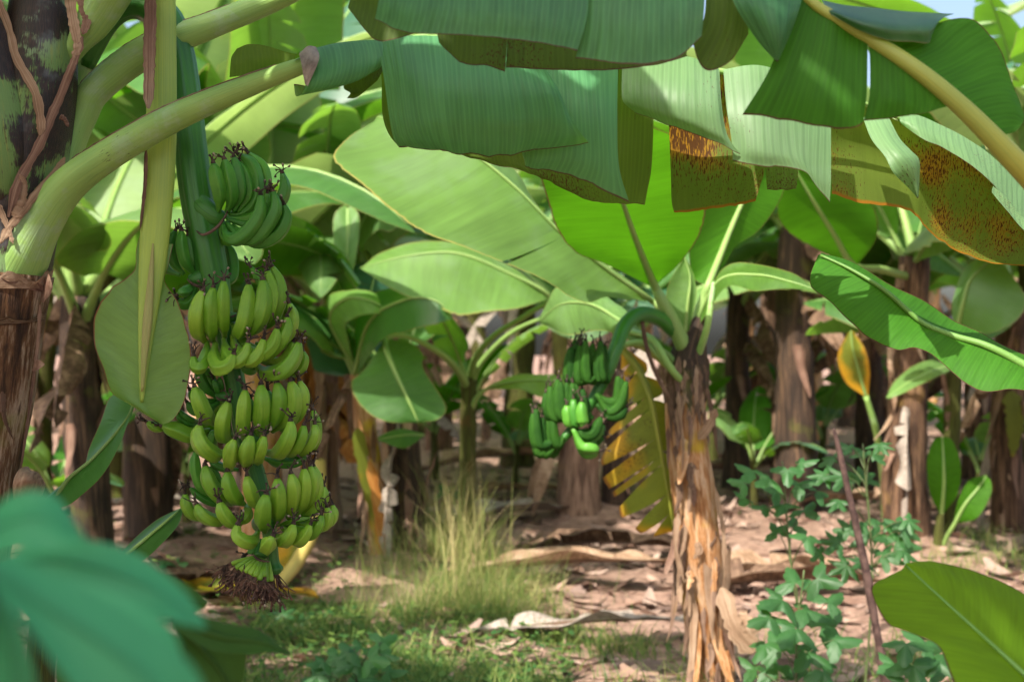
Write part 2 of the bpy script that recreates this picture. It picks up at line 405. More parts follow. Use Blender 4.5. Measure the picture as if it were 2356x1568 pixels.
M['weed_lit'] = leaf_mat('weed_leaf_sunlit', (.06, .17, .05), (.08, .19, .04), tf=.4, tr=(.14, .46, .05), rough=.5, vein=40., vamp=.1, edge=(.08, .16, .05), ew=.01)  # lighter weed leaf: sunlight on some leaves put into the colour
M['cassava'] = leaf_mat('cassava_leaf', (.038, .28, .125), (.05, .29, .13), tf=.4, tr=(.05, .42, .13), rough=.5, vein=40., vamp=.06, edge=(.04, .15, .07), ew=.01)
M['weed_dk'] = leaf_mat('weed_leaf_dark', (.014, .05, .032), (.035, .09, .012), tf=.25, tr=(.06, .2, .015), rough=.6, spec=.2, vein=60., vamp=.1, edge=(.05, .08, .03), ew=.01)
M['weed_stem'] = stalk_mat('weed_stem', (.10, .17, .05), (.07, .06, .03))
M['stick'] = plain('dead_stick', (.045, .025, .022), (.11, .065, .055), 30., .85)
M['yellow_stalk'] = stalk_mat('fallen_stalk', (.55, .42, .13), (.40, .30, .08), amp=.5)
# ------------------------------------------------------------------ the near banana plant (left) and its bunch
D0 = 3.0
root = empty('banana_plant', at(-150, 2365, D0), 'near banana plant at the left edge with green-black blotched stem and arching leaf stalks', 'banana plant', 'banana plants of the plantation')
PLANT_NEAR = root

mb = MB(); tubepx(mb, [(12, 628, 3.0, 106), (0, 760, 3.0, 98), (-12, 900, 3.0, 85), (-30, 1050, 3.0, 78), (-50, 1150, 3.0, 88), (-80, 1400, 3.0, 92), (-150, 2400, 3.0, 125)], 70, 40, rough=.10)
trunk = mb.build('trunk', M['oldstem'], root)
mb = MB(); q = tubepx(mb, [(120, -190, 3.0, 60), (100, -90, 3.0, 74), (94, 0, 3.0, 70), (88, 150, 3.0, 88), (68, 300, 3.0, 96), (46, 430, 3.0, 100), (25, 560, 3.0, 98), (12, 650, 3.0, 98)], 60, 40, rough=.05)
mb.build('leaf_sheath', M['sheath'], root)
mb = MB(); tubepx(mb, [(-80, -120, 2.97, 40), (-52, 0, 2.96, 52), (-32, 120, 2.95, 70), (-12, 260, 2.95, 84), (4, 380, 2.96, 84), (12, 480, 2.98, 70), (18, 560, 3.0, 50)], 40, 32, rough=.05)
mb.build('leaf_sheath', M['sheath'], root)

def front_d(x, y, C):
    """distance of the front surface of a stem given as (px, py, d, hw) controls"""
    c = cr(np.array(C, float), 60); i = np.argmin(abs(c[:, 1] - y)); cx, _, d, hw = c[i]
    t = min(abs(x - cx) / hw, .97)
    return d - hw * S * d * math.sqrt(1 - t * t)
STEM = [(100, -90, 3.0, 74), (94, 0, 3.0, 70), (88, 150, 3.0, 88), (68, 300, 3.0, 96), (46, 430, 3.0, 100), (25, 560, 3.0, 98), (12, 640, 3.0, 104)]
STEML = [(-80, -120, 2.97, 40), (-52, 0, 2.96, 52), (-32, 120, 2.95, 70), (-12, 260, 2.95, 84), (4, 380, 2.96, 84), (12, 480, 2.98, 70), (18, 560, 3.0, 50)]
def stem_d(x, y):
    return min(front_d(x, y, STEM), front_d(x, y, STEML))

def ribbon(mb, pts, w0, w1, seed, lift=.006, n=50, dfun=None, nz=.45):
    """dry ragged strip lying along a stem; pts (px, py) or (px, py, d)"""
    p = cr(np.array([(x[0], x[1], (x[2] if len(x) > 2 else dfun(x[0], x[1])) - lift) for x in pts]), n)
    w = np.linspace(w0, w1, n) * 1.25; rs = random.Random(seed); G = np.zeros((n, 4, 3))
    tx = np.gradient(p[:, 0]); ty = np.gradient(p[:, 1]); l = np.hypot(tx, ty) + 1e-6
    for i in range(n):
        nx, ny = -ty[i] / l[i], tx[i] / l[i]
        ww = w[i] * (1 + nz * noise.noise(Vector((i * .31, seed, 0))) + .12 * rs.uniform(-1, 1)) * min(1, .25 + i / 4, .25 + (n - 1 - i) / 6)
        for j, s in enumerate((-.5, -.15, .2, .5)):
            z = p[i, 2] - (.0015 if j in (1, 2) else 0) + .003 * noise.noise(Vector((i * .3, j, seed)))
            G[i, j] = at(p[i, 0] + nx * ww * s, p[i, 1] + ny * ww * s, z)
    surf(mb, G, swap=True, seed=seed)
for k, (pts, w0, w1, mt) in enumerate([
        ([(-6, -10), (0, 13), (20, 66), (36, 129), (63, 178), (83, 218), (94, 281), (92, 312)], 9, 12, 'dry'),
        ([(190, 84), (175, 129), (158, 172), (135, 231), (122, 258), (92, 330), (66, 376), (38, 429), (20, 500)], 10, 12, 'margin'),
        ([(150, 362), (129, 393), (83, 446), (50, 490), (20, 525), (0, 560)], 9, 10, 'dry'),
        ([(160, -20), (164, 20), (172, 66), (178, 105), (170, 140)], 15, 9, 'dry'),
        ([(190, -20), (192, 10), (200, 45), (190, 80)], 18, 9, 'margin'),
        ([(137, 268), (148, 274), (158, 292)], 7, 4, 'margin'),
        ([(34, 500), (44, 470), (55, 430), (45, 400)], 18, 6, 'dry'),
        ([(-5, 470), (8, 500), (20, 530), (30, 560)], 9, 5, 'dry')]):
    mb = MB(); ribbon(mb, pts, w0 * 1.5, w1 * 1.5, k * 3.3, dfun=stem_d, lift=.012, nz=.3); mb.build('dry_margin', M[mt], root)

# ragged dry collar where the old sheaths end, and shreds below it
def collar(cy, cx, hw, h, seed, mt, a0=-1.5, a1=1.5, flare=1.08):
    mb = MB(); n = 40; G = np.zeros((n, 6, 3))
    for i in range(n):
        a = a0 + (a1 - a0) * i / (n - 1)
        top = h * (.55 + .75 * abs(noise.noise(Vector((i * .27, seed, 1)))) + .25 * math.sin(i * .5 + seed))
        for j in range(6):
            t = j / 5; k = 1.03 + (flare - 1) * t * (1 + .6 * noise.noise(Vector((i * .4, seed, t))))
            c = at(cx + hw * k * math.sin(a), cy - top * t + 12 * math.sin(a + seed), 3.0)
            c[1] = 3.0 - hw * S * 3 * k * math.cos(a); G[i, j] = c
    surf(mb, G); mb.build('dry_sheath', M[mt], root)
collar(655, 8, 106, 42, 1.2, 'dry'); collar(672, 6, 104, 26, 5.1, 'margin'); collar(742, 2, 99, 18, 8.4, 'oldstem', -1.2, 1.5, 1.04)
mb = MB(); patch(mb, [[(100, 640, 2.97), (112, 630, 2.95), (122, 660, 2.93)], [(96, 670, 2.97), (108, 668, 2.95), (116, 676, 2.94)], [(92, 690, 2.97), (98, 696, 2.95), (104, 692, 2.95)]], 12, 8); mb.build('dry_sheath', M['margin'], root)
mb = MB(); patch(mb, [[(78, 835, 2.97), (82, 828, 2.94), (92, 828, 2.92)], [(75, 846, 2.97), (86, 846, 2.93), (103, 838, 2.92)], [(72, 852, 2.97), (80, 854, 2.93), (88, 850, 2.92)]], 10, 8); mb.build('dry_sheath', M['margin'], root)
mb = MB(); patch(mb, [[(30, 1150, 2.92), (30, 1108, 2.86), (42, 1080, 2.9), (58, 1074, 2.96)], [(48, 1146, 2.9), (55, 1104, 2.83), (68, 1082, 2.87), (84, 1086, 2.96)],
                      [(70, 1150, 2.92), (80, 1112, 2.86), (88, 1092, 2.9), (98, 1100, 2.98)], [(98, 1140, 2.97), (102, 1122, 2.95), (103, 1112, 2.97), (104, 1110, 3.0)]], 24, 16, wav=.006, wf=40.)
mb.build('dry_sheath', M['dry'], root)
for k, (pts, w0, w1) in enumerate([([(92, 700), (88, 780), (76, 880), (62, 980), (48, 1080)], 7, 5), ([(5, 900), (10, 960), (30, 1010)], 14, 3)]):
    O = [(12, 628, 3.0, 106), (0, 760, 3.0, 98), (-12, 900, 3.0, 85), (-30, 1050, 3.0, 78), (-50, 1190, 3.0, 92)]
    mb = MB(); ribbon(mb, pts, w0, w1, 40 + k, dfun=lambda x, y: front_d(x, y, O), lift=.012); mb.build('dry_sheath', M['dry_dk' if k % 2 else 'margin'], root)

def petiole_sect(th, t):
    # flattened below, ridged on the upper side: the gutter of a banana leaf stalk
    r = 1 - .10 * np.cos(th - 1.2) ** 2
    return r
def leafstalk(parent, name, pts, mat, n=70, margin=None, seed=0, up=None):
    mb = MB(); q = tubepx(mb, pts, n, 24, sect=petiole_sect, up=up); o = mb.build(name, M[mat], parent)
    if margin:
        a, b, w = margin; m = MB(); P = []
        c = cr(np.array(pts, float), 60)
        for x in c[int(a * 59):int(b * 59) + 1]:
            P.append(x)
        P = np.array(P); tx = np.gradient(P[:, 0]); ty = np.gradient(P[:, 1]); l = np.hypot(tx, ty)
        ln = [(p[0] + ty[i] / l[i] * p[3] * .93, p[1] - tx[i] / l[i] * p[3] * .93, p[2] - p[3] * S * p[2] * .32) for i, p in enumerate(P)]
        ribbon(m, ln, w, w * .8, seed, lift=.002, n=110); m.build('dry_margin', M['margin'], parent)
    return o

# ---- leaf with the lower arching stalk: near half hangs toward us, far half hangs behind
mid1 = [(870, 102, 2.70), (1050, 85, 2.68), (1250, 105, 2.68), (1500, 140, 2.70), (1750, 180, 2.72), (1950, 225, 2.76), (2075, 275, 2.80), (2230, 350, 2.84), (2356, 470, 2.88), (2480, 640, 2.92)]
mb = MB()
NEAR = 0; PALE = 1; UND = 2; RUST = 3; RUST2 = 4
patch(mb, [[(868, 102, 2.69), (884, 180, 2.62), (897, 270, 2.60), (906, 318, 2.61), (918, 338, 2.63)],
           [(932, 84, 2.66), (948, 180, 2.56), (960, 270, 2.54), (972, 320, 2.55), (985, 350, 2.57)],
           [(1050, 85, 2.65), (1058, 180, 2.55), (1064, 260, 2.53), (1068, 320, 2.54), (1072, 360, 2.56)],
           [(1150, 95, 2.65), (1160, 180, 2.555), (1170, 270, 2.535), (1172, 320, 2.55), (1170, 361, 2.57)],
           [(1225, 118, 2.65), (1262, 190, 2.56), (1282, 260, 2.55), (1280, 310, 2.56), (1262, 344, 2.58)],
           [(1240, 135, 2.65), (1283, 200, 2.57), (1312, 268, 2.56), (1338, 308, 2.57), (1355, 329, 2.59)]], 60, 34, flip=True, wav=.010, wf=11., seed=.3)
patch(mb, [[(1190, 135, 2.67), (1190, 240, 2.64), (1200, 340, 2.63), (1206, 372, 2.64)],
           [(1240, 130, 2.67), (1235, 240, 2.63), (1225, 350, 2.62), (1216, 388, 2.63)],
           [(1310, 140, 2.67), (1318, 240, 2.62), (1318, 350, 2.61), (1300, 402, 2.62)],
           [(1380, 150, 2.68), (1384, 250, 2.62), (1390, 370, 2.61), (1382, 436, 2.62)],
           [(1422, 158, 2.68), (1420, 260, 2.63), (1424, 380, 2.62), (1447, 466, 2.63)]], 46, 30, flip=True, wav=.006, wf=10., seed=1.3, u0=.4)
patch(mb, [[(1432, 140, 2.69), (1430, 200, 2.66), (1434, 236, 2.65), (1462, 264, 2.66)],
           [(1500, 130, 2.69), (1498, 200, 2.63), (1500, 250, 2.62), (1510, 280, 2.64)],
           [(1580, 130, 2.69), (1580, 210, 2.62), (1582, 270, 2.61), (1588, 304, 2.63)],
           [(1640, 150, 2.69), (1644, 230, 2.62), (1652, 300, 2.61), (1660, 334, 2.62)],
           [(1655, 160, 2.69), (1660, 240, 2.63), (1674, 310, 2.62), (1704, 357, 2.63)]], 46, 28, flip=True, mi=PALE, wav=.005, wf=10., seed=2.3, u0=.7)
patch(mb, [[(1664, 160, 2.70), (1672, 250, 2.65), (1684, 330, 2.64), (1686, 370, 2.64)],
           [(1740, 150, 2.70), (1745, 250, 2.64), (1748, 340, 2.62), (1752, 384, 2.63)],
           [(1820, 170, 2.71), (1824, 270, 2.65), (1830, 350, 2.63), (1846, 394, 2.63)],
           [(1880, 190, 2.72), (1878, 300, 2.66), (1874, 390, 2.64), (1880, 432, 2.64)],
           [(1912, 210, 2.73), (1912, 320, 2.67), (1911, 410, 2.65), (1908, 470, 2.65)]], 46, 28, flip=True, mi=PALE, wav=.005, wf=10., seed=4.3, u0=1.1)
# torn strip curling forward
patch(mb, [[(1985, 270, 2.76), (2005, 320, 2.71), (2036, 360, 2.67), (2056, 398, 2.66), (2090, 432, 2.69), (2111, 456, 2.70)],
           [(2015, 268, 2.76), (2040, 316, 2.70), (2068, 352, 2.66), (2090, 380, 2.66), (2106, 420, 2.68), (2112, 456, 2.69)],
           [(2046, 272, 2.76), (2070, 318, 2.71), (2096, 346, 2.68), (2115, 368, 2.68), (2116, 410, 2.69), (2114, 455, 2.70)]], 14, 34, flip=True, mi=PALE, u0=1.6)
# bluish fold along the rib at the right
patch(mb, [[(2068, 264, 2.80), (2070, 276, 2.79), (2073, 286, 2.79)], [(2110, 264, 2.81), (2115, 292, 2.78), (2124, 320, 2.77)],
           [(2166, 288, 2.83), (2168, 316, 2.79), (2174, 342, 2.78)], [(2224, 318, 2.85), (2232, 352, 2.81), (2240, 386, 2.79)],
           [(2290, 366, 2.87), (2294, 404, 2.83), (2300, 440, 2.80)], [(2390, 470, 2.9), (2384, 505, 2.86), (2376, 540, 2.83)]], 40, 12, flip=True, mi=PALE, wav=.004, u0=1.8)
patch(mb, [[(2285, 428, 2.80), (2282, 440, 2.79), (2286, 448, 2.79)], [(2310, 450, 2.80), (2312, 472, 2.79), (2318, 486, 2.78)],
           [(2345, 492, 2.80), (2346, 515, 2.79), (2354, 528, 2.78)], [(2400, 540, 2.80), (2404, 560, 2.79), (2410, 575, 2.78)]], 24, 8, flip=True, mi=PALE, u0=2.)
# far half, seen from below
patch(mb, [[(868, 104, 2.74), (878, 180, 2.80), (880, 260, 2.82), (893, 305, 2.80), (919, 340, 2.76)],
           [(960, 100, 2.74), (960, 180, 2.84), (960, 260, 2.86), (962, 310, 2.84), (970, 340, 2.80)],
           [(1060, 100, 2.74), (1070, 200, 2.85), (1078, 290, 2.87), (1080, 340, 2.86), (1082, 366, 2.84)],
           [(1180, 110, 2.75), (1186, 220, 2.84), (1190, 330, 2.85), (1200, 380, 2.84), (1210, 402, 2.83)],
           [(1300, 120, 2.75), (1300, 240, 2.83), (1300, 370, 2.83), (1310, 430, 2.82), (1322, 450, 2.81)],
           [(1420, 140, 2.75), (1410, 260, 2.81), (1404, 390, 2.80), (1404, 450, 2.79), (1408, 470, 2.79)],
           [(1502, 150, 2.75), (1504, 260, 2.79), (1500, 380, 2.78), (1490, 440, 2.77), (1484, 472, 2.77)]], 70, 26, mi=UND, wav=.010, wf=8., seed=5.)
patch(mb, [[(1540, 150, 2.78), (1540, 270, 2.82), (1544, 390, 2.81), (1546, 460, 2.80), (1552, 487, 2.79)],
           [(1620, 150, 2.78), (1620, 270, 2.84), (1616, 390, 2.82), (1612, 450, 2.81), (1612, 486, 2.80)],
           [(1700, 170, 2.78), (1700, 270, 2.84), (1694, 380, 2.82), (1686, 440, 2.81), (1682, 478, 2.80)],
           [(1770, 190, 2.78), (1770, 280, 2.84), (1762, 380, 2.82), (1748, 430, 2.81), (1738, 464, 2.80)]], 40, 26, mi=RUST, wav=.007, wf=9., seed=6., u0=.5)
patch(mb, [[(1752, 200, 2.79), (1756, 320, 2.84), (1762, 400, 2.83), (1765, 440, 2.82)], [(1790, 200, 2.79), (1790, 320, 2.84), (1792, 400, 2.83), (1795, 440, 2.82)],
           [(1840, 210, 2.79), (1838, 320, 2.84), (1836, 400, 2.83), (1832, 434, 2.82)]], 14, 14, mi=UND, u0=.8)
patch(mb, [[(1905, 220, 2.78), (1910, 320, 2.83), (1912, 390, 2.83), (1914, 446, 2.82)],
           [(1980, 240, 2.80), (1984, 330, 2.85), (1988, 410, 2.84), (1992, 470, 2.83)],
           [(2072, 282, 2.82), (2068, 360, 2.87), (2062, 430, 2.86), (2062, 478, 2.85)],
           [(2126, 316, 2.83), (2120, 390, 2.88), (2108, 450, 2.87), (2106, 496, 2.86)],
           [(2172, 338, 2.84), (2168, 420, 2.90), (2152, 500, 2.89), (2146, 538, 2.88)],
           [(2236, 380, 2.85), (2238, 460, 2.91), (2220, 550, 2.91), (2208, 580, 2.90)],
           [(2300, 440, 2.86), (2306, 510, 2.92), (2290, 580, 2.92), (2280, 604, 2.91)],
           [(2370, 520, 2.88), (2380, 560, 2.92), (2376, 600, 2.93), (2370, 614, 2.92)],
           [(2430, 590, 2.9), (2440, 600, 2.92), (2445, 610, 2.93), (2450, 616, 2.92)]], 70, 30, mi=RUST2, wav=.010, wf=7., seed=7., u0=.9)
# rolled blade by the stalk, with its dead patch
patch(mb, [[(676, 138, 2.74), (690, 120, 2.68), (705, 170, 2.64), (700, 205, 2.64), (682, 222, 2.68), (676, 195, 2.73)],
           [(745, 106, 2.75), (770, 104, 2.69), (780, 150, 2.64), (765, 195, 2.64), (735, 212, 2.67), (722, 200, 2.72)],
           [(810, 98, 2.74), (828, 97, 2.69), (838, 140, 2.65), (828, 180, 2.65), (805, 188, 2.67), (790, 180, 2.71)],
           [(866, 95, 2.72), (878, 92, 2.69), (888, 125, 2.66), (880, 150, 2.66), (862, 166, 2.67), (850, 160, 2.70)]], 36, 30, flip=True, mi=NEAR, wav=.003, wf=14.)
patch(mb, [[(528, 178, 2.79), (530, 150, 2.78), (533, 130, 2.78), (545, 112, 2.78)], [(570, 172, 2.79), (570, 140, 2.78), (568, 115, 2.78), (572, 102, 2.78)],
           [(620, 160, 2.79), (622, 135, 2.78), (618, 115, 2.78), (616, 106, 2.78)], [(665, 146, 2.77), (666, 134, 2.77), (664, 124, 2.77), (660, 120, 2.77)],
           [(700, 138, 2.75), (702, 132, 2.75), (700, 128, 2.75), (698, 126, 2.75)]], 36, 14, mi=UND)
patch(mb, [[(790, 190, 2.74), (792, 205, 2.73), (806, 214, 2.72), (798, 226, 2.72)], [(820, 175, 2.74), (822, 200, 2.73), (828, 215, 2.72), (818, 226, 2.72)],
           [(850, 150, 2.74), (852, 175, 2.73), (850, 195, 2.72), (840, 210, 2.72)], [(880, 135, 2.74), (882, 155, 2.73), (876, 172, 2.72), (868, 186, 2.72)]], 22, 14, mi=UND)
leaf = mb.build('leaf', [M['leaf_near'], M['leaf_pale'], M['leaf_under'], M['leaf_rust'], M['leaf_rust2']], root, label='lower arching leaf hanging in broad torn panels with a rusty underside')
leafstalk(leaf, 'midrib', [(20, 660, 2.99, 82), (52, 590, 2.97, 66), (95, 510, 2.95, 53), (155, 428, 2.93, 45), (245, 360, 2.9, 39), (376, 284, 2.87, 36), (470, 240, 2.84, 32), (560, 203, 2.8, 28), (700, 150, 2.75, 21)] + [(x, y, d, max(3, 12 - i * 1.2)) for i, (x, y, d) in enumerate(mid1)],
          'petiole', 110, margin=(.20, .44, 6), seed=2.2)
m = MB(); patch(m, [[(688, 124, 2.66), (694, 150, 2.632), (698, 172, 2.63), (701, 196, 2.634)], [(708, 106, 2.66), (713, 138, 2.625), (709, 172, 2.622), (704, 197, 2.63)], [(727, 108, 2.66), (735, 132, 2.628), (722, 166, 2.626), (707, 198, 2.632)]], 14, 18, wav=.004, wf=40.); m.build('dry_patch', M['dry_gr'], leaf)

# ---- upper stalk rising out of the frame, its blade overhead
leafU = MB()
Mu = [at(640, -20, 3.05), at(900, -130, 3.0), at(1200, -230, 2.95), at(1550, -300, 2.9), at(1900, -320, 2.85)]
E1u = [at(640, -18, 3.04), at(900, -60, 2.75), at(1200, -130, 2.65), at(1550, -200, 2.6), at(1900, -318, 2.84)]
E2u = [at(640, -22, 3.06), at(900, -150, 3.3), at(1200, -240, 3.4), at(1550, -310, 3.3), at(1900, -322, 2.86)]
blade(leafU, Mu, E1u, E2u, (.08, .08), seed=2., tears1=(.5,), gap=.06)
o = leafU.build('leaf', M['leaf_near'], root)
leafstalk(o, 'midrib', [(120, 470, 3.02, 38), (160, 345, 3.04, 34), (191, 263, 3.05, 36), (225, 203, 3.05, 38), (338, 118, 3.05, 39), (488, 58, 3.05, 32), (640, -5, 3.05, 29), (900, -130, 3.0, 20), (1200, -230, 2.95, 14), (1550, -300, 2.9, 9), (1900, -320, 2.85, 4)], 'petiole', 90, margin=(.25, .55, 6), seed=6.1)
# ---- other leaves of this plant, out of the frame above: stalks seen at the top left
def overhead(stalk, tip, side, w, seed, tears=()):  # unseen blade above the frame, placed for the shade it casts
    b = at(*stalk[-1][:3]); t = at(*tip); n = 5
    Mx = [b + (t - b) * s + np.array([0, 0, .45 * math.sin(s * 2.2) - .35 * s * s]) for s in np.linspace(0, 1, n)]
    sd = nrm(np.array(side, float)); wp = [0.02, .8, 1., .85, 0.02]
    A = [Mx[i] + sd * w * wp[i] - np.array([0, 0, .35 * w * wp[i]]) for i in range(n)]
    B = [Mx[i] - sd * w * wp[i] - np.array([0, 0, .35 * w * wp[i]]) for i in range(n)]
    mb = MB(); blade(mb, Mx, A, B, (.12, .12), tears1=tears, tears2=tears, seed=seed, wav=.02)
    o = mb.build('leaf', M['leaf_near'], root)
    m2 = MB(); tubepx(m2, stalk, 24, 16); P = cr(np.array(Mx), 30); tube(m2, P, np.linspace(.016, .003, 30), 8); m2.build('midrib', M['petiole'], o)
overhead([(150, 240, 3.08, 20), (173, 195, 3.1, 22), (199, 131, 3.1, 24), (233, 75, 3.1, 22), (263, 34, 3.12, 21), (300, -40, 3.2, 20)], (-250, -1050, 3.5), (.4, 1, 0), .30, 3.)
overhead([(150, 150, 3.0, 18), (182, 98, 2.98, 28), (212, 56, 2.97, 40), (250, -5, 2.95, 46), (300, -80, 2.9, 40)], (-250, -1750, 1.75), (1, .5, 0), .34, 4., (.3, .6))
overhead([(80, -40, 3.0, 20), (60, -90, 2.98, 24), (20, -150, 2.92, 24)], (-1300, -900, 2.7), (.2, 1, 0), .34, 5., (.25, .5, .7))
if 0: overhead([(95, -40, 3.0, 20), (80, -100, 2.95, 24), (40, -160, 2.88, 24)], (-1300, -800, 1.6), (1, -.2, 0), .42, 6., (.4, .7))
overhead([(105, -40, 3.02, 20), (110, -90, 3.03, 24), (110, -160, 3.05, 24)], (-900, -800, 3.9), (.3, 1, 0), .34, 7., (.3, .55))

# ---- flag leaf hanging on its strap-like stalk
mb = MB()
fm = [(352, 560, 2.93), (346, 650, 2.92), (338, 740, 2.91), (331, 830, 2.905), (327, 900, 2.905), (345, 950, 2.91), (372, 976, 2.92)]
e1 = [(322, 530, 2.94), (312, 575, 2.93), (306, 622, 2.925), (252, 664, 2.91), (217, 722, 2.90), (216, 790, 2.895), (240, 850, 2.885), (262, 905, 2.875), (318, 938, 2.875), (372, 976, 2.92)]
e2 = [(398, 560, 2.94), (388, 610, 2.935), (380, 648, 2.93), (408, 692, 2.92), (431, 760, 2.91), (437, 810, 2.905), (434, 870, 2.905), (424, 925, 2.905), (400, 965, 2.91), (372, 976, 2.92)]
blade(mb, W(fm), W(e1), W(e2), (-.10, -.10), nu=70, nv=16, wav=.006, wf=14., seed=3.)
fl = mb.build('leaf', leaf_mat('flag_leaf', (.15, .27, .06), (.15, .27, .06), tf=.35, tr=(.26, .5, .03), edge=(.22, .07, .02), ew=.025, vein=48., vamp=.28), root, label='small oval flag leaf hanging on a flat strap stalk')
def strap_sect(th, t):
    return np.array([np.cos(th) * .45, np.sin(th) * 1.0])
mb = MB(); tubepx(mb, [(368, -60, 2.96, 32), (372, 20, 2.96, 33), (372, 110, 2.955, 34), (372, 220, 2.95, 35), (370, 330, 2.95, 36), (365, 430, 2.945, 36), (358, 520, 2.935, 35), (351, 600, 2.925, 32), (343, 690, 2.915, 25), (336, 770, 2.905, 18), (330, 850, 2.90, 11), (326, 925, 2.90, 4)], 80, 24, sect=strap_sect, up=[0, -1, 0])
mb.build('midrib', M['strap'], fl)
mb = MB(); tubepx(mb, [(352, 560, 2.915, 2), (347, 640, 2.903, 7), (340, 730, 2.892, 11), (333, 810, 2.887, 8), (327, 900, 2.885, 3)], 30, 12, sect=strap_sect, up=[0, -1, 0]); mb.build('rib_stripe', M['flag_rib'], fl)
m = MB(); ribbon(m, [(344, -60, 2.93), (346, 30, 2.93), (344, 110, 2.925), (343, 180, 2.925), (341, 250, 2.925)], 25, 19, 3.1, lift=.012, n=50, nz=.12); ribbon(m, [(336, 340, 2.93), (334, 420, 2.93), (328, 480, 2.93), (322, 530, 2.93)], 8, 5, 5.1, lift=.005, n=30); m.build('dry_margin', M['margin'], fl)
adopt(root)

# ------------------------------------------------------------------ the bunch
S4 = .72 / 4096
REG = {1: (660, 500, 600 / 1568), 2: (700, 1000, 600 / 1568), 3: (560, 1450, 800 / 2356), 4: (660, 1750, 740 / 1658)}
def rp(R, x, y):
    ox, oy, k = REG[R]; return (ox + x * k) / 1.73854, (oy + y * k) / 1.73854
bunch = empty('banana_bunch', at(560, 1335, D0), 'large sharp bunch of green bananas hanging from the near plant at the left', 'banana bunch', 'hanging banana bunches')
mb = MB()
ped = [(196, 150, 3.10, 22), (245, 52, 3.08, 28), (290, 12, 3.06, 32), (340, 14, 3.06, 36), (385, 50, 3.05, 37), (408, 120, 3.05, 37), (420, 190, 3.04, 37), (430, 270, 3.03, 37), (439, 350, 3.02, 37), (452, 450, 3.01, 38), (474, 560, 3.0, 38), (490, 640, 3.0, 36), (505, 720, 3.0, 30), (522, 800, 3.0, 26), (538, 868, 3.0, 24), (550, 950, 3.0, 21), (562, 1020, 3.0, 19), (580, 1060, 3.0, 20), (598, 1120, 3.0, 20), (612, 1180, 3.0, 19), (622, 1240, 3.0, 16), (628, 1290, 3.0, 14), (630, 1308, 3.0, 21), (631, 1320, 3.0, 12)]
def ped_sect(th, t): return 1 + .035 * np.cos(9 * th) + .03 * np.cos(4 * th + 1)
tubepx(mb, ped, 150, 44, sect=ped_sect)
mb.build('stalk', M['peduncle'], bunch)

# cushions of the hands, each with its dark scar
def cushion(R, pts, scar, dz=0.):
    mb = MB(); q = cr(np.array([list(at(*rp(R, x, y), D0 + z)) + [w * REG[R][2] * S4 * D0 / 2] for x, y, z, w in pts]), 18)
    def se(th, t): return np.array([np.cos(th) * .75, np.sin(th)])
    tube(mb, q[:, :3], q[:, 3], 20, sect=se, up=[0, -1, 0]); o = mb.build('hand_cushion', M['peduncle'], bunch)
    if scar:
        m = MB(); q = cr(np.array([at(*rp(R, x, y), D0 + z) for x, y, z in scar]), 24)
        tube(m, q, .0033 * np.sin(np.linspace(.35, 2.8, 24)), 8, rough=.5); m.build('scar', M['scar'], o)
cushion(1, [(300, 760, -.005, 230), (400, 880, -.012, 260), (520, 960, -.010, 230), (610, 985, -.005, 160)], [(655, 890, -.02), (632, 950, -.043), (560, 1050, -.052), (470, 1120, -.055), (390, 1145, -.05), (330, 1105, -.04)])
cushion(2, [(330, 240, -.01, 160), (230, 290, -.02, 140), (150, 310, -.02, 90)], [(125, 300, -.04), (180, 350, -.045), (250, 380, -.045), (300, 385, -.04)])
cushion(2, [(420, 620, -.02, 150), (540, 690, -.05, 120), (640, 700, -.05, 90)], [(570, 700, -.08), (610, 690, -.08), (640, 668, -.07)])
cushion(3, [(1100, 400, -.01, 170), (980, 400, -.02, 130), (890, 400, -.02, 90)], [(895, 395, -.04), (930, 430, -.045), (1000, 440, -.04), (1060, 470, -.03)])
cushion(4, [(880, 930, 0, 120), (860, 1010, -.015, 120), (858, 1060, -.025, 130)], [(795, 1050, -.035), (830, 1085, -.05), (880, 1105, -.05), (938, 1108, -.035)])
cushion(4, [(820, 780, 0, 130), (900, 760, -.03, 140), (1000, 780, -.03, 110)], None)
cushion(3, [(1200, 800, -.02, 180), (1300, 860, -.05, 170), (1400, 900, -.05, 120)], None)

RPROF = np.array([(0, .40), (.10, .44), (.20, .60), (.30, .84), (.42, .98), (.6, 1.), (.76, .97), (.86, .84), (.93, .64), (.975, .48), (1, .36)])
def finger_sect(rot):
    def f(th, t):
        a = ((th + rot) % (2 * np.pi / 5)) - np.pi / 5
        p = np.cos(np.pi / 5) / np.cos(a)
        k = 1.0 * min(1, t * 4) * (1 if t < .9 else (1 - t) / .1)
        return (1 - k) + k * (p ** 1.15 / .88)
    return f
FLV = []
def wisps(mb, p, d, rs, n, L, r=.0016, droop=.0, pale=.5):
    """shrivelled style and petals at a tip"""
    for i in range(n):
        q = nrm(d * rs.uniform(.5, 1.3) + np.array([rs.uniform(-1, 1), rs.uniform(-1, 1), rs.uniform(-.6, .9)]) * .75)
        l = L * rs.uniform(.55, 1.25); pts = [p.copy()]
        for k in range(5):
            q = nrm(q + np.array([rs.uniform(-1, 1), rs.uniform(-1, 1), rs.uniform(-1, 1) - droop]) * .55); pts.append(pts[-1] + q * l / 5)
        rr = np.array([1.5, 1.1, .8, .65, .55, .5]) * r * rs.uniform(.8, 1.5)
        if rs.random() < .55: rr[-1] = r * 1.9; rr[-2] = r * 1.0
        tube(mb, cr(np.array(pts), 12), cr(rr[:, None], 12)[:, 0], 6)
        if rs.random() < pale * .6:
            e = pts[-1]; tube(mb, np.array([e - q * .002, e, e + q * .003, e + q * .0045]), [.0012, .0024, .0026, .001], 6, mi=1)
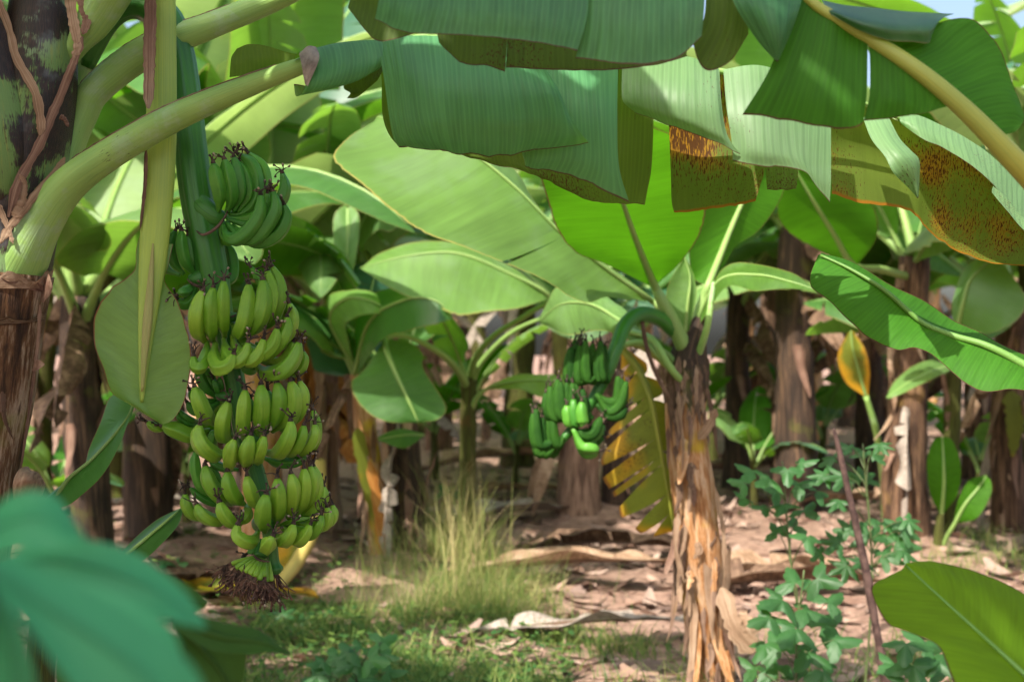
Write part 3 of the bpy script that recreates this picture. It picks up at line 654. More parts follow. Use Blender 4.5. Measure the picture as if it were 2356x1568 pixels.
def finger(R, pts, w, z=0., mat='banana', zs=None, fl=True, n=22, parent=None, seed=0):
    """One banana from its neck to its tip; pts in enlarged-view coordinates, z its depth against the stalk."""
    rs = random.Random(seed + int(pts[0][0] * 7 + pts[-1][1] * 13))
    k = len(pts); zs = z * .35 if zs is None else zs
    P = []
    for i, p in enumerate(pts):
        t = i / (k - 1); zz = zs + (z - zs) * min(1, t * 2.2) + (p[2] if len(p) > 2 else 0)
        P.append(at(*rp(R, p[0], p[1]), D0 + zz))
    P = cr(np.array(P), 60)
    L = np.concatenate([[0], np.cumsum(np.linalg.norm(np.diff(P, axis=0), axis=1))]); t = np.linspace(0, 1, n) ** .92
    P = np.stack([np.interp(t * L[-1], L, P[:, c]) for c in range(3)], 1)
    r = np.interp(t, RPROF[:, 0], RPROF[:, 1]) * w * REG[R][2] * S4 * D0 / 2 * 1.16
    mb = MB(); tube(mb, P, r, 30, sect=finger_sect(rs.uniform(0, 6)))
    o = mb.build('banana', M[mat], parent or bunch)
    if fl:
        d = nrm(P[-1] - P[-3]); mb = MB(); rr = r[-1]
        tube(mb, np.array([P[-1] - d * .002, P[-1] + d * .003, P[-1] + d * .008]), [rr * .95, rr * .9, rr * .5], 8, rough=.4)
        wisps(mb, P[-1] + d * .006, d, rs, rs.choice((4, 5, 6)), .024)
        mb.build('dried_flower', [M['flower'], M['flower_pale']], o)
    return o
FING = [
 # top hand
 (1, [(560, 905), (570, 730), (535, 560), (505, 405)], 128, -.03, 'banana_dk'), (1, [(650, 910), (700, 750), (672, 560), (622, 365)], 132, -.018, 'banana_dk'),
 (1, [(720, 905), (795, 720), (772, 540), (722, 340)], 118, -.004, 'banana_dk'), (1, [(760, 910), (870, 740), (850, 560), (775, 390)], 115, .012, 'banana_dk'),
 (1, [(665, 930), (790, 925), (900, 845), (965, 650), (915, 430), (775, 310)], 122, .022, 'banana_dk'), (1, [(700, 940), (900, 900), (1035, 700), (1030, 470), (880, 300)], 112, .04, 'banana_dk'),
 (1, [(600, 1025), (640, 1150), (740, 1195), (880, 1090), (985, 920), (998, 735)], 132, -.055, 'banana_dk'), (1, [(640, 1020), (780, 1180), (940, 1180), (1090, 1010), (1155, 850), (1128, 700)], 132, -.04, 'banana_dk'),
 (1, [(700, 1050), (950, 1230), (1180, 1140), (1272, 960), (1248, 840)], 122, -.02, 'banana_dk'), (1, [(650, 985), (950, 1040), (1160, 850), (1250, 670), (1228, 510)], 122, -.005, 'banana_dk'),
 (1, [(640, 965), (780, 985), (920, 960), (1040, 850), (1090, 700)], 100, .01, 'banana_dk'),
 (1, [(610, 1010), (680, 1080), (800, 1120), (950, 1040), (1060, 880), (1070, 720)], 90, -.012, 'banana_dk'),
 (1, [(560, 1040), (600, 1150), (640, 1190), (740, 1200)], 120, .02, 'banana_dk', None, False),
 # hand behind the stalk
 (1, [(310, 1560), (215, 1430), (175, 1280), (172, 1110)], 112, -.02, 'banana_dk'), (1, [(320, 1560), (275, 1420), (245, 1260), (240, 1160)], 92, .005, 'banana_dk'),
 (1, [(200, 1560), (90, 1420), (65, 1240), (105, 1110)], 92, 0, 'banana_dk'), (1, [(160, 1570), (20, 1500), (-20, 1350), (20, 1180)], 88, .012, 'banana_dk'),
 (2, [(180, 370), (110, 430), (60, 440), (38, 455)], 92, -.05, 'banana_dk'), (2, [(215, 390), (150, 520), (90, 560), (40, 520)], 115, -.01, 'banana_dk'),
 (2, [(480, 380), (590, 300), (605, 160), (575, 20), (530, -60)], 118, .06, 'banana_dk'),
 # third hand, upright in front
 (2, [(315, 955), (245, 860), (220, 710), (255, 540), (290, 430)], 150, -.085, 'banana'), (2, [(392, 945), (375, 800), (378, 600), (400, 395)], 136, -.088, 'banana'),
 (2, [(520, 910), (506, 750), (507, 550), (510, 325)], 122, -.09, 'banana'), (2, [(610, 770), (660, 860), (715, 760), (752, 560), (768, 358)], 145, -.085, 'banana'),
 (2, [(650, 760), (780, 830), (880, 700), (920, 510), (918, 315)], 162, -.07, 'banana'), (2, [(720, 800), (900, 760), (990, 600), (1010, 420), (965, 220)], 135, -.052, 'banana'),
 (2, [(760, 820), (980, 760), (1095, 560), (1095, 350), (1020, 180)], 122, -.03, 'banana'), (2, [(700, 740), (960, 430), (880, 290), (800, 185)], 95, -.01, 'banana_dk'),
 # fourth hand
 (2, [(335, 960), (325, 1120), (262, 1225), (200, 1200), (192, 1110)], 118, -.10, 'banana'), (2, [(422, 975), (408, 1140), (470, 1240), (570, 1190), (612, 1090)], 132, -.115, 'banana'),
 (2, [(512, 930), (540, 1070), (620, 1170), (730, 1090), (762, 968)], 124, -.10, 'banana'), (2, [(600, 890), (650, 1060), (780, 1160), (885, 1060), (922, 930)], 122, -.09, 'banana'),
 (2, [(680, 960), (780, 1060), (900, 1090), (1030, 970), (1068, 820)], 126, -.078, 'banana'), (2, [(760, 980), (960, 1080), (1110, 950), (1172, 820), (1172, 702)], 130, -.062, 'banana'),
 (2, [(850, 980), (1080, 1000), (1205, 820), (1230, 680), (1195, 560)], 114, -.04, 'banana'), (2, [(840, 1190), (950, 1285), (1110, 1270), (1240, 1130), (1298, 965)], 148, -.07, 'banana'),
 (2, [(880, 1150), (1080, 1170), (1190, 1080), (1232, 960)], 96, -.03, 'banana'), (2, [(900, 1160), (1240, 1270), (1345, 1160), (1338, 1060)], 104, -.03, 'banana'),
 (2, [(860, 1180), (800, 1250), (740, 1240), (700, 1190)], 92, -.02, 'banana_dk', None, False), (2, [(640, 900), (690, 960), (720, 1000), (760, 1050)], 120, -.02, 'banana', None, False),
 # fifth hand
 (3, [(870, 715), (770, 620), (700, 470), (645, 290)], 168, -.085, 'banana'), (3, [(1085, 930), (985, 880), (965, 710), (1005, 560), (1042, 462)], 158, -.08, 'banana'),
 (3, [(1232, 900), (1208, 750), (1216, 550), (1236, 322)], 150, -.09, 'banana'), (3, [(1375, 880), (1420, 700), (1440, 480), (1425, 262)], 165, -.085, 'banana'),
 (3, [(1480, 820), (1585, 650), (1638, 440), (1612, 238)], 160, -.07, 'banana'), (3, [(1560, 800), (1760, 650), (1815, 420), (1775, 222)], 165, -.055, 'banana'),
 (3, [(1660, 790), (1870, 600), (1925, 400), (1880, 218)], 135, -.035, 'banana'), (3, [(1330, 720), (1318, 560), (1312, 430)], 66, -.03, 'banana_dk'), (3, [(1490, 700), (1540, 500), (1510, 330)], 100, -.01, 'banana_dk'),
 (3, [(900, 405), (790, 310), (720, 200), (690, 80)], 118, .0, 'banana_dk'), (3, [(900, 400), (845, 260), (800, 150), (770, 60)], 132, .015, 'banana_dk'), (3, [(930, 390), (900, 290), (865, 200)], 70, -.01, 'banana_dk'),
 (3, [(900, 440), (770, 470), (650, 430), (590, 330)], 110, -.01, 'banana_dk'), (3, [(930, 470), (770, 560), (640, 560), (560, 470)], 115, -.02, 'banana_dk'), (3, [(980, 340), (950, 250), (935, 170)], 60, .0, 'banana_dk', None, False),
 # sixth hand
 (3, [(1010, 1050), (880, 1085), (745, 1000), (682, 870), (702, 735)], 168, -.10, 'banana'), (3, [(1068, 1240), (1058, 1130), (1078, 1010), (1112, 905)], 152, -.125, 'banana'),
 (3, [(1262, 1210), (1250, 1100), (1278, 980), (1306, 858)], 166, -.13, 'banana'), (3, [(1385, 1180), (1402, 1080), (1440, 970), (1462, 868)], 138, -.125, 'banana'),
 (3, [(1490, 1055), (1630, 1060), (1735, 920), (1778, 800), (1775, 690)], 158, -.10, 'banana'), (3, [(1640, 1090), (1820, 1015), (1910, 870), (1930, 740)], 134, -.08, 'banana'),
 (3, [(1770, 1080), (1970, 1000), (2055, 860), (2060, 728)], 126, -.06, 'banana'), (3, [(1880, 1080), (2050, 960), (2078, 760), (2040, 560)], 112, -.035, 'banana'),
 (3, [(820, 800), (600, 850), (430, 790), (270, 740)], 165, -.03, 'banana'), (3, [(820, 840), (560, 860), (380, 800), (250, 730)], 130, -.005, 'banana_dk'), (3, [(690, 720), (580, 720), (490, 660), (430, 570)], 75, -.02, 'banana_dk'),
 (3, [(690, 690), (600, 670), (520, 620), (470, 560)], 60, -.025, 'banana_dk'), (3, [(330, 760), (210, 770), (130, 730), (85, 700)], 92, -.02, 'banana'),
 (3, [(1480, 1130), (1690, 1180), (1860, 1165), (1960, 1090)], 112, -.02, 'banana_dk'), (3, [(1450, 1110), (1600, 1180), (1750, 1170), (1850, 1110)], 90, .01, 'banana_dk'), (3, [(900, 1000), (850, 930), (860, 850), (892, 800)], 104, -.01, 'banana_dk'),
 (3, [(1160, 1260), (1000, 1240), (880, 1190), (820, 1150)], 90, .0, 'banana_dk', None, False),
 # seventh hand, upright row
 (4, [(600, 590), (485, 525), (395, 400), (360, 252)], 122, -.07, 'banana'), (4, [(700, 590), (625, 530), (572, 430), (560, 305)], 118, -.085, 'banana'), (4, [(825, 625), (790, 545), (752, 440), (735, 345)], 104, -.09, 'banana'),
 (4, [(895, 830), (880, 720), (892, 600), (906, 510)], 130, -.125, 'banana'), (4, [(1002, 765), (1014, 620), (1016, 480), (1006, 365)], 122, -.11, 'banana'), (4, [(1110, 715), (1140, 560), (1146, 430), (1130, 325)], 114, -.095, 'banana'),
 (4, [(1190, 690), (1238, 540), (1252, 400), (1246, 278)], 106, -.075, 'banana'), (4, [(1230, 675), (1305, 520), (1330, 380), (1300, 256)], 92, -.055, 'banana'), (4, [(1240, 690), (1350, 560), (1364, 390), (1335, 256)], 84, -.035, 'banana'),
 (4, [(1200, 690), (1330, 650), (1415, 550), (1420, 437)], 92, -.02, 'banana'), (4, [(470, 550), (340, 450), (285, 310), (272, 125)], 84, -.03, 'banana_dk'), (4, [(420, 500), (300, 390), (250, 260), (268, 130)], 66, -.01, 'banana_dk'),
 (4, [(520, 430), (470, 360), (440, 300), (410, 250)], 60, .01, 'banana_dk', None, False),
 # lower row of the seventh hand
 (4, [(705, 720), (610, 750), (525, 675), (490, 575)], 112, -.085, 'banana'), (4, [(570, 750), (425, 740), (325, 680), (285, 597)], 100, -.06, 'banana'), (4, [(430, 735), (260, 690), (192, 600), (180, 505)], 92, -.03, 'banana'),
 (4, [(600, 600), (430, 580), (310, 520), (225, 450)], 62, -.01, 'banana_dk'), (4, [(740, 600), (735, 680), (700, 730), (670, 720)], 90, -.03, 'banana', None, False), (4, [(832, 850), (785, 925), (700, 925), (640, 860), (652, 778)], 106, -.10, 'banana'),
 (4, [(900, 1010), (920, 965), (945, 920), (962, 885)], 116, -.13, 'banana'), (4, [(1000, 880), (1060, 925), (1125, 865), (1150, 775)], 108, -.10, 'banana'), (4, [(1050, 800), (1180, 920), (1262, 860), (1302, 780)], 100, -.08, 'banana'),
 (4, [(1090, 780), (1290, 860), (1380, 780), (1400, 692)], 98, -.06, 'banana'), (4, [(1140, 760), (1390, 800), (1462, 725), (1452, 625)], 88, -.035, 'banana'), (4, [(1190, 745), (1440, 770), (1512, 690), (1500, 602)], 82, -.015, 'banana'),
 (4, [(835, 930), (785, 1000), (760, 1020), (745, 1030)], 66, .0, 'banana_dk'), (4, [(1000, 790), (1150, 745), (1300, 715)], 44, -.03, 'banana', None, False),
]
for i, f in enumerate(FING):
    R, pts, w, z, mat = f[:5]
    finger(R, pts, w, z - .02, mat, f[5] if len(f) > 5 else None, f[6] if len(f) > 6 else True, seed=i)
# unfilled last hand with its tuft of withered flowers
rs = random.Random(4)
fan = [(600, 1128, 44), (635, 1168, 50), (675, 1190, 50), (715, 1205, 52), (760, 1225, 54), (805, 1245, 54), (845, 1275, 54), (885, 1245, 56), (905, 1290, 44), (948, 1285, 54)]
for i, (x, y, w) in enumerate(fan):
    z = -.05 * math.sin((i + 1) / 10 * 2.6)
    s = (805 + i * 14, 1062 + i * 5)
    P = np.array([at(*rp(4, *s), D0 - .02 + z * .3), at(*rp(4, s[0] * .5 + x * .5, s[1] * .5 + y * .5 - 6), D0 - .02 + z), at(*rp(4, x, y), D0 - .02 + z * 1.2)]); P = cr(P, 12)
    mb = MB(); tube(mb, P, np.interp(np.linspace(0, 1, 12), [0, .5, .9, 1], [.45, .75, 1, .8]) * w * .4463 * S4 * D0 / 2 * 1.05, 12, sect=finger_sect(i))
    o = mb.build('unfilled_banana', M['banana'], bunch)
    mb = MB(); d = nrm(P[-1] - P[0])
    for k in range(5):   # crumpled flower bracts
        q = nrm(d + np.array([rs.uniform(-.5, .5), rs.uniform(-.5, .5), -.7])); l = rs.uniform(.025, .05); a = P[-1]; sd = nrm(np.cross(q, [0, 1, .3])) * rs.uniform(.002, .006)
        G = np.array([[a + q * l * t + sd * s * (1 - .4 * t) + np.array([.006 * math.sin(t * 5 + k), .005 * math.cos(t * 7 + i + k), 0]) * t for s in (-1, -.3, .3, 1)] for t in np.linspace(0, 1, 9)])
        surf(mb, G)
    wisps(mb, P[-1] + d * .012, nrm(d + np.array([0, 0, -.8])), rs, 13, .048, .0013, .5, .2)
    mb.build('dried_flower', [M['flower_br'], M['flower_pale']], o)
mb = MB(); e = at(*rp(4, 985, 1190), D0)
wisps(mb, e, np.array([.1, -.2, -1.]), rs, 16, .075, .0016, .4, .1); wisps(mb, e, np.array([.5, -.2, -1.]), rs, 8, .075, .002, .3, 0)
mb.build('withered_tuft', [M['flower_br'], M['flower_pale']], bunch)
adopt(bunch)
# ------------------------------------------------------------------ near plant beyond the right edge
pr = empty('banana_plant', (1.55, 2.3, 0), 'near banana plant beyond the right edge whose broad leaves hang across the top right', 'banana plant', 'banana plants of the plantation')
mb = MB(); tube(mb, cr(np.array([[1.55, 2.3, -.1], [1.53, 2.3, .6], [1.5, 2.3, 1.2], [1.5, 2.3, 1.6]]), 30), np.interp(np.linspace(0, 1, 30), [0, .5, 1], [.12, .10, .07]), 28, rough=.08)
mb.build('trunk', M['oldstem'], pr)
mb = MB(); N_, P_, U_ = 0, 1, 2
def tp(cols, nu=30, nv=22, **k): patch(mb, cols, nu, nv, **k)
tp([[(886, -60, 2.22), (872, 0, 2.16), (862, 45, 2.15)], [(960, -60, 2.2), (948, 20, 2.13), (935, 76, 2.12)], [(1080, -60, 2.2), (1076, 20, 2.12), (1070, 82, 2.11)], [(1220, -60, 2.2), (1214, 30, 2.12), (1208, 96, 2.11)],
    [(1330, -60, 2.2), (1322, 40, 2.13), (1308, 114, 2.12)], [(1356, -60, 2.2), (1350, 40, 2.13), (1328, 119, 2.12)]], 46, flip=True, wav=.006, seed=1.)
tp([[(1345, -60, 2.22), (1342, 50, 2.15), (1324, 137, 2.14)], [(1400, -60, 2.2), (1398, 50, 2.14), (1390, 145, 2.13)], [(1480, -60, 2.2), (1480, 50, 2.13), (1476, 150, 2.12)], [(1560, -60, 2.2), (1560, 40, 2.13), (1560, 134, 2.12)], [(1622, -60, 2.2), (1620, 20, 2.13), (1614, 86, 2.12)]], 36, flip=True, wav=.005, seed=2., u0=.5)
tp([[(1000, -40, 2.3), (1004, 60, 2.32), (1010, 100, 2.31)], [(1068, -40, 2.3), (1068, 70, 2.32), (1062, 146, 2.3)], [(1120, -40, 2.3), (1120, 70, 2.32), (1120, 152, 2.3)], [(1170, -40, 2.3), (1168, 70, 2.32), (1162, 166, 2.3)]], 24, mi=U_, u0=.2)
tp([[(1170, -40, 2.3), (1168, 70, 2.33), (1164, 156, 2.31)], [(1260, -40, 2.3), (1260, 70, 2.33), (1262, 161, 2.31)], [(1380, -40, 2.3), (1380, 70, 2.33), (1380, 163, 2.31)], [(1520, -40, 2.3), (1520, 70, 2.33), (1510, 150, 2.31)], [(1580, -40, 2.3), (1580, 60, 2.33), (1580, 130, 2.31)]], 30, mi=U_, u0=.5)
mt4 = MB(); patch(mt4, [[(812, -40, 2.4), (805, 0, 2.4), (800, 18, 2.4)], [(850, -50, 2.4), (848, 20, 2.41), (838, 68, 2.4)], [(890, -50, 2.4), (892, 30, 2.41), (874, 96, 2.4)], [(960, -50, 2.4), (962, 30, 2.41), (955, 78, 2.4)]], 24, 16)
mt4.build('leaf', M['leaf_under'], pr, label='small dark leaf end at the top, left of the overhead panels')
tp([[(1626, -60, 2.2), (1620, 40, 2.18), (1592, 90, 2.17)], [(1650, -60, 2.2), (1646, 60, 2.18), (1606, 140, 2.17)], [(1680, -60, 2.2), (1676, 60, 2.18), (1632, 164, 2.17)], [(1700, -60, 2.2), (1700, 50, 2.18), (1682, 140, 2.17)], [(1716, -60, 2.2), (1720, 20, 2.18), (1722, 78, 2.17)]], 26, mi=U_, u0=.9)
tp([[(1670, -60, 2.16), (1690, 10, 2.1), (1740, 90, 2.09), (1786, 143, 2.09)], [(1730, -60, 2.15), (1745, 10, 2.07), (1770, 80, 2.06), (1788, 143, 2.09)], [(1800, -60, 2.15), (1800, 10, 2.07), (1800, 80, 2.06), (1790, 142, 2.09)], [(1856, -60, 2.15), (1842, 10, 2.1), (1818, 80, 2.09), (1791, 141, 2.09)]], 26, flip=True, seed=4., u0=1.2)
RG = [(1760, -90, 2.16, 8), (1870, 8, 2.14, 12), (2000, 88, 2.12, 17), (2120, 168, 2.1, 20), (2230, 262, 2.1, 23), (2356, 392, 2.12, 28), (2480, 520, 2.18, 34), (2640, 640, 2.28, 46), (2950, 740, 2.3, 62), (3290, 900, 2.3, 70)]
tp([[(1846, -10, 2.14), (1800, 90, 2.12), (1760, 180, 2.11), (1707, 265, 2.12)], [(1880, 14, 2.14), (1852, 110, 2.11), (1820, 200, 2.1), (1790, 276, 2.11)], [(1920, 40, 2.13), (1908, 130, 2.1), (1892, 220, 2.09), (1880, 291, 2.1)],
    [(1960, 66, 2.13), (1956, 140, 2.1), (1954, 230, 2.09), (1956, 298, 2.1)], [(1996, 86, 2.12), (1996, 150, 2.1), (1994, 220, 2.09), (1985, 284, 2.1)]], 44, 26, mi=3, flip=True, wav=.006, seed=5.)
tp([[(1999, 92, 2.12), (2002, 160, 2.11), (2000, 220, 2.1), (1988, 278, 2.1)], [(2050, 122, 2.11), (2054, 180, 2.1), (2056, 230, 2.09), (2050, 274, 2.1)], [(2120, 170, 2.1), (2122, 210, 2.1), (2122, 240, 2.1), (2120, 262, 2.1)], [(2200, 238, 2.1), (2190, 242, 2.1), (2175, 246, 2.1), (2160, 250, 2.1)]], 40, 20, mi=3, flip=True, wav=.005, seed=6., u0=.4)
tp([[(1990, 80, 2.12), (2040, 88, 2.13), (2090, 93, 2.13), (2136, 94, 2.13)], [(2040, 108, 2.12), (2090, 96, 2.14), (2130, 78, 2.15), (2150, 56, 2.16)], [(2085, 138, 2.11), (2150, 106, 2.14), (2200, 66, 2.16), (2236, 42, 2.17)], [(2140, 182, 2.1), (2210, 150, 2.14), (2262, 122, 2.16), (2300, 110, 2.17)],
    [(2190, 225, 2.1), (2252, 200, 2.13), (2300, 190, 2.15), (2330, 200, 2.16)], [(2235, 264, 2.1), (2290, 250, 2.12), (2330, 250, 2.13), (2356, 268, 2.14)], [(2285, 312, 2.1), (2310, 310, 2.11), (2330, 305, 2.12), (2346, 298, 2.12)]], 54, 26, mi=3, wav=.008, seed=7.)
tp([[(1890, 0, 2.22), (1900, 16, 2.14), (1912, 34, 2.12)], [(1945, 12, 2.2), (1956, 40, 2.10), (1976, 70, 2.1)], [(2010, 18, 2.2), (2020, 54, 2.09), (2045, 94, 2.1)], [(2080, 26, 2.2), (2085, 60, 2.1), (2100, 97, 2.11)], [(2150, 30, 2.2), (2142, 60, 2.11), (2138, 98, 2.12)], [(2196, 32, 2.2), (2170, 42, 2.16), (2142, 66, 2.14)]], 34, 16, mi=4, flip=True, u0=.2)
o = mb.build('leaf', [M['leaf_near'], M['leaf_pale'], M['leaf_under'], M['leaf_glow'], M['leaf_blue']], pr, label='overhead leaf with hanging panels across the top of the picture')
mb = MB(); tubepx(mb, RG, 60, 20); mb.build('midrib', M['petiole_y'], o)
# side leaf
mb = MB()
ml = [(1888, 584, 3.10), (1960, 618, 3.06), (2040, 668, 3.02), (2118, 736, 3.0), (2190, 768, 2.97), (2270, 792, 2.93), (2356, 836, 2.90), (2460, 900, 2.86)]
e1 = [(1882, 584, 3.11), (1864, 640, 3.06), (1866, 666, 3.05), (1902, 692, 3.03), (1950, 736, 3.0), (2002, 782, 2.97), (2062, 808, 2.95), (2100, 801, 2.94), (2140, 812, 2.92), (2178, 845, 2.9), (2218, 882, 2.88), (2266, 905, 2.86), (2320, 898, 2.84), (2380, 905, 2.83), (2470, 930, 2.83)]
e2 = [(1890, 580, 3.11), (1966, 606, 3.14), (2060, 645, 3.16), (2158, 700, 3.18), (2222, 736, 3.16), (2290, 772, 3.1), (2380, 815, 3.02), (2466, 880, 2.92)]
blade(mb, W(ml), W(e1), W(e2), (.06, -.10), nu=90, nv=18, wav=.012, wf=9., seed=9.)
o = mb.build('leaf', M['leaf_glow'], pr, label='bright green leaf reaching in from the right edge, its far half folded up')
mb = MB(); tubepx(mb, [(x, y + 3, d - .01, 3 + i * 1.1) for i, (x, y, d) in enumerate(ml)] + [(2560, 940, 2.75, 18), (2900, 985, 2.5, 26), (3312, 1060, 2.3, 38)], 80, 14); mb.build('midrib', M['rib_green'], o)
if 0:
  mb = MB(); Mx = [np.array(p) for p in ((1.46, 2.25, 1.75), (1.2, 2.05, 2.5), (.6, 1.75, 2.9), (-.15, 1.5, 2.9), (-.75, 1.3, 2.65))]; sd = nrm(np.array([-.45, .9, -.05])); wp = (.05, .8, 1., .9, .05)
  blade(mb, Mx, [m + sd * .42 * k - np.array([0, 0, .12 * k]) for m, k in zip(Mx, wp)], [m - sd * .42 * k - np.array([0, 0, .12 * k]) for m, k in zip(Mx, wp)], (.1, .1), tears1=(.35, .6), tears2=(.3, .5, .75), gap=.12, seed=15.)
  o = mb.build('leaf', M['leaf_near'], pr); mb = MB(); tube(mb, cr(np.array([(1.5, 2.3, 1.55)] + [tuple(m) for m in Mx]), 40), np.linspace(.03, .004, 40), 10); mb.build('midrib', M['petiole'], o)
adopt(pr)

# ------------------------------------------------------------------ low leaf at the bottom right
sk = empty('banana_sucker', at(2700, 2900, 2.0) * np.array([1, 1, 0]), 'broad yellow-green sucker leaf reaching in at the bottom right corner', 'banana sucker', 'banana suckers')
mb = MB()
blade(mb, W([(2083, 1298, 2.05), (2150, 1360, 2.0), (2250, 1450, 1.95), (2356, 1548, 1.9), (2460, 1650, 1.88), (2600, 1800, 1.9)]),
      W([(2080, 1300, 2.05), (2040, 1322, 2.03), (2004, 1345, 2.01), (2012, 1392, 1.98), (2040, 1440, 1.95), (2100, 1466, 1.92), (2152, 1492, 1.9), (2182, 1560, 1.87), (2230, 1660, 1.85), (2380, 1800, 1.86), (2590, 1810, 1.9)]),
      W([(2086, 1294, 2.05), (2110, 1290, 2.06), (2162, 1291, 2.06), (2250, 1320, 2.06), (2340, 1368, 2.05), (2420, 1430, 2.04), (2540, 1560, 2.0), (2610, 1790, 1.92)]), (.08, .08), nu=60, nv=18, wav=.010, wf=8., seed=11.)
o = mb.build('leaf', M['leaf_low'], sk)
mb = MB(); tubepx(mb, [(2083, 1298, 2.048, 1.5), (2150, 1362, 1.998, 3), (2250, 1452, 1.946, 4), (2356, 1550, 1.895, 6), (2460, 1652, 1.87, 10), (2600, 1800, 1.9, 14), (2700, 2200, 2.0, 20), (2700, 2900, 2.0, 30)], 60, 12); mb.build('midrib', M['rib_green'], o)
adopt(sk)

# ------------------------------------------------------------------ sucker beside the near stem
s2 = empty('banana_sucker', at(70, 2300, 3.15) * np.array([1, 1, 0]), 'slim sucker beside the near blotched stem with a dark folded strap leaf', 'banana sucker', 'banana suckers')
mb = MB(); tubepx(mb, [(70, 2330, 3.15, 45), (85, 1700, 3.15, 36), (105, 1400, 3.15, 30), (128, 1250, 3.12, 22), (118, 1170, 3.1, 14)], 40, 18, rough=.06); mb.build('trunk', M['bark_green'], s2)
mb = MB()
blade(mb, W([(70, 1190, 3.1), (99, 1157, 3.08), (150, 1110, 3.06), (215, 1052, 3.06), (262, 1004, 3.08), (288, 968, 3.1), (304, 938, 3.12), (316, 900, 3.14)]),
      W([(66, 1188, 3.12), (94, 1152, 3.12), (150, 1104, 3.14), (190, 1070, 3.16), (200, 1030, 3.18), (223, 974, 3.2), (248, 912, 3.2), (300, 885, 3.16)]),
      W([(100, 1215, 3.08), (122, 1172, 3.05), (161, 1160, 3.02), (231, 1098, 3.02), (272, 1027, 3.05), (290, 980, 3.08), (305, 946, 3.11), (318, 902, 3.14)]), (.05, .05), nu=50, nv=12, seed=12., wav=.004)
o = mb.build('leaf', M['leaf_dark'], s2)
mb = MB(); tubepx(mb, [(118, 1190, 3.09, 14), (150, 1110, 3.055, 5), (215, 1052, 3.055, 4), (288, 968, 3.1, 3), (312, 910, 3.13, 2)], 30, 8); mb.build('midrib', M['rib'], o)
mb = MB()
blade(mb, W([(150, 1400, 3.1), (210, 1345, 3.06), (265, 1298, 3.02), (325, 1246, 3.0), (380, 1200, 3.0), (421, 1164, 3.02)]),
      W([(148, 1395, 3.12), (200, 1335, 3.12), (258, 1286, 3.1), (300, 1236, 3.1), (355, 1190, 3.08), (421, 1163, 3.03)]),
      W([(160, 1410, 3.06), (240, 1358, 3.0), (305, 1300, 2.96), (352, 1262, 2.95), (404, 1208, 2.96), (421, 1166, 3.01)]), (.10, .10), nu=40, nv=10, seed=13., wav=.004)
o = mb.build('leaf', M['leaf_dark'], s2); mb = MB(); tubepx(mb, [(110, 1430, 3.12, 12), (150, 1400, 3.095, 7), (265, 1298, 3.01, 5), (380, 1200, 2.99, 3), (421, 1164, 3.02, 1)], 30, 8); mb.build('midrib', M['petiole'], o)
adopt(s2)

# ------------------------------------------------------------------ leafy weeds close to the lens, bottom left
cs = empty('weed_plant', at(-120, 1800, .62) * np.array([1, 1, 0]), 'blurred teal-green broad-leaved weed filling the bottom left corner', 'weed', 'leafy weeds')
def lobes(root, specs, mat, d, stemdown, seed0):
    for k, (mid, e1, e2, dd) in enumerate(specs):
        mb = MB(); f = lambda q, z: W([(x, y, d + dd + z + .02 * i / len(q)) for i, (x, y) in enumerate(q)])
        blade(mb, f(mid, 0), f(e1, .012), f(e2, -.012), (.06, .06), nu=30, nv=8, seed=seed0 + k, wav=.003, wf=20.)
        o = mb.build('leaf', M[mat], root)
        mb = MB(); tube(mb, cr(f(mid, 0), 20), np.linspace(.003, .0008, 20) * (d / .8), 6); mb.build('leaf_rib', M[mat], o)
lobes(cs, [([(-70, 1260), (20, 1200), (110, 1190), (200, 1240)], [(-70, 1230), (20, 1140), (120, 1138), (202, 1238)], [(-70, 1300), (30, 1268), (120, 1260), (202, 1244)], .12),
           ([(-30, 1310), (130, 1410), (290, 1520), (420, 1650)], [(-30, 1270), (60, 1285), (200, 1345), (345, 1440), (450, 1535), (500, 1660)], [(-30, 1320), (50, 1420), (140, 1550), (240, 1660), (400, 1700)], .0),
           ([(-30, 1300), (150, 1290), (320, 1340), (470, 1440)], [(-30, 1290), (140, 1240), (300, 1262), (420, 1350), (474, 1440)], [(-30, 1312), (120, 1350), (280, 1400), (400, 1430), (468, 1444)], .18),
           ([(-30, 1330), (90, 1380), (260, 1440), (430, 1560)], [(-30, 1320), (110, 1310), (290, 1370), (400, 1450), (436, 1560)], [(-30, 1350), (80, 1440), (220, 1510), (340, 1550), (426, 1566)], .10),
           ([(-40, 1320), (0, 1420), (30, 1520), (50, 1660)], [(-40, 1320), (40, 1410), (75, 1500), (90, 1600), (60, 1670)], [(-40, 1330), (-50, 1420), (-40, 1520), (0, 1660)], .02)], 'cassava', .62, None, 20)
mb = MB(); tubepx(mb, [(-40, 1310, .66, 16), (-90, 1500, .64, 18), (-120, 1900, .62, 20), (-120, 6000, .62, 24), (-120, 8400, .62, 26)], 30, 8); mb.build('stem', M['weed_stem'], cs)
adopt(cs)
w2 = empty('weed_plant', at(330, 3100, 1.5) * np.array([1, 1, 0]), 'dark green lobed weed leaves just above the bottom edge below the bunch', 'weed', 'leafy weeds')
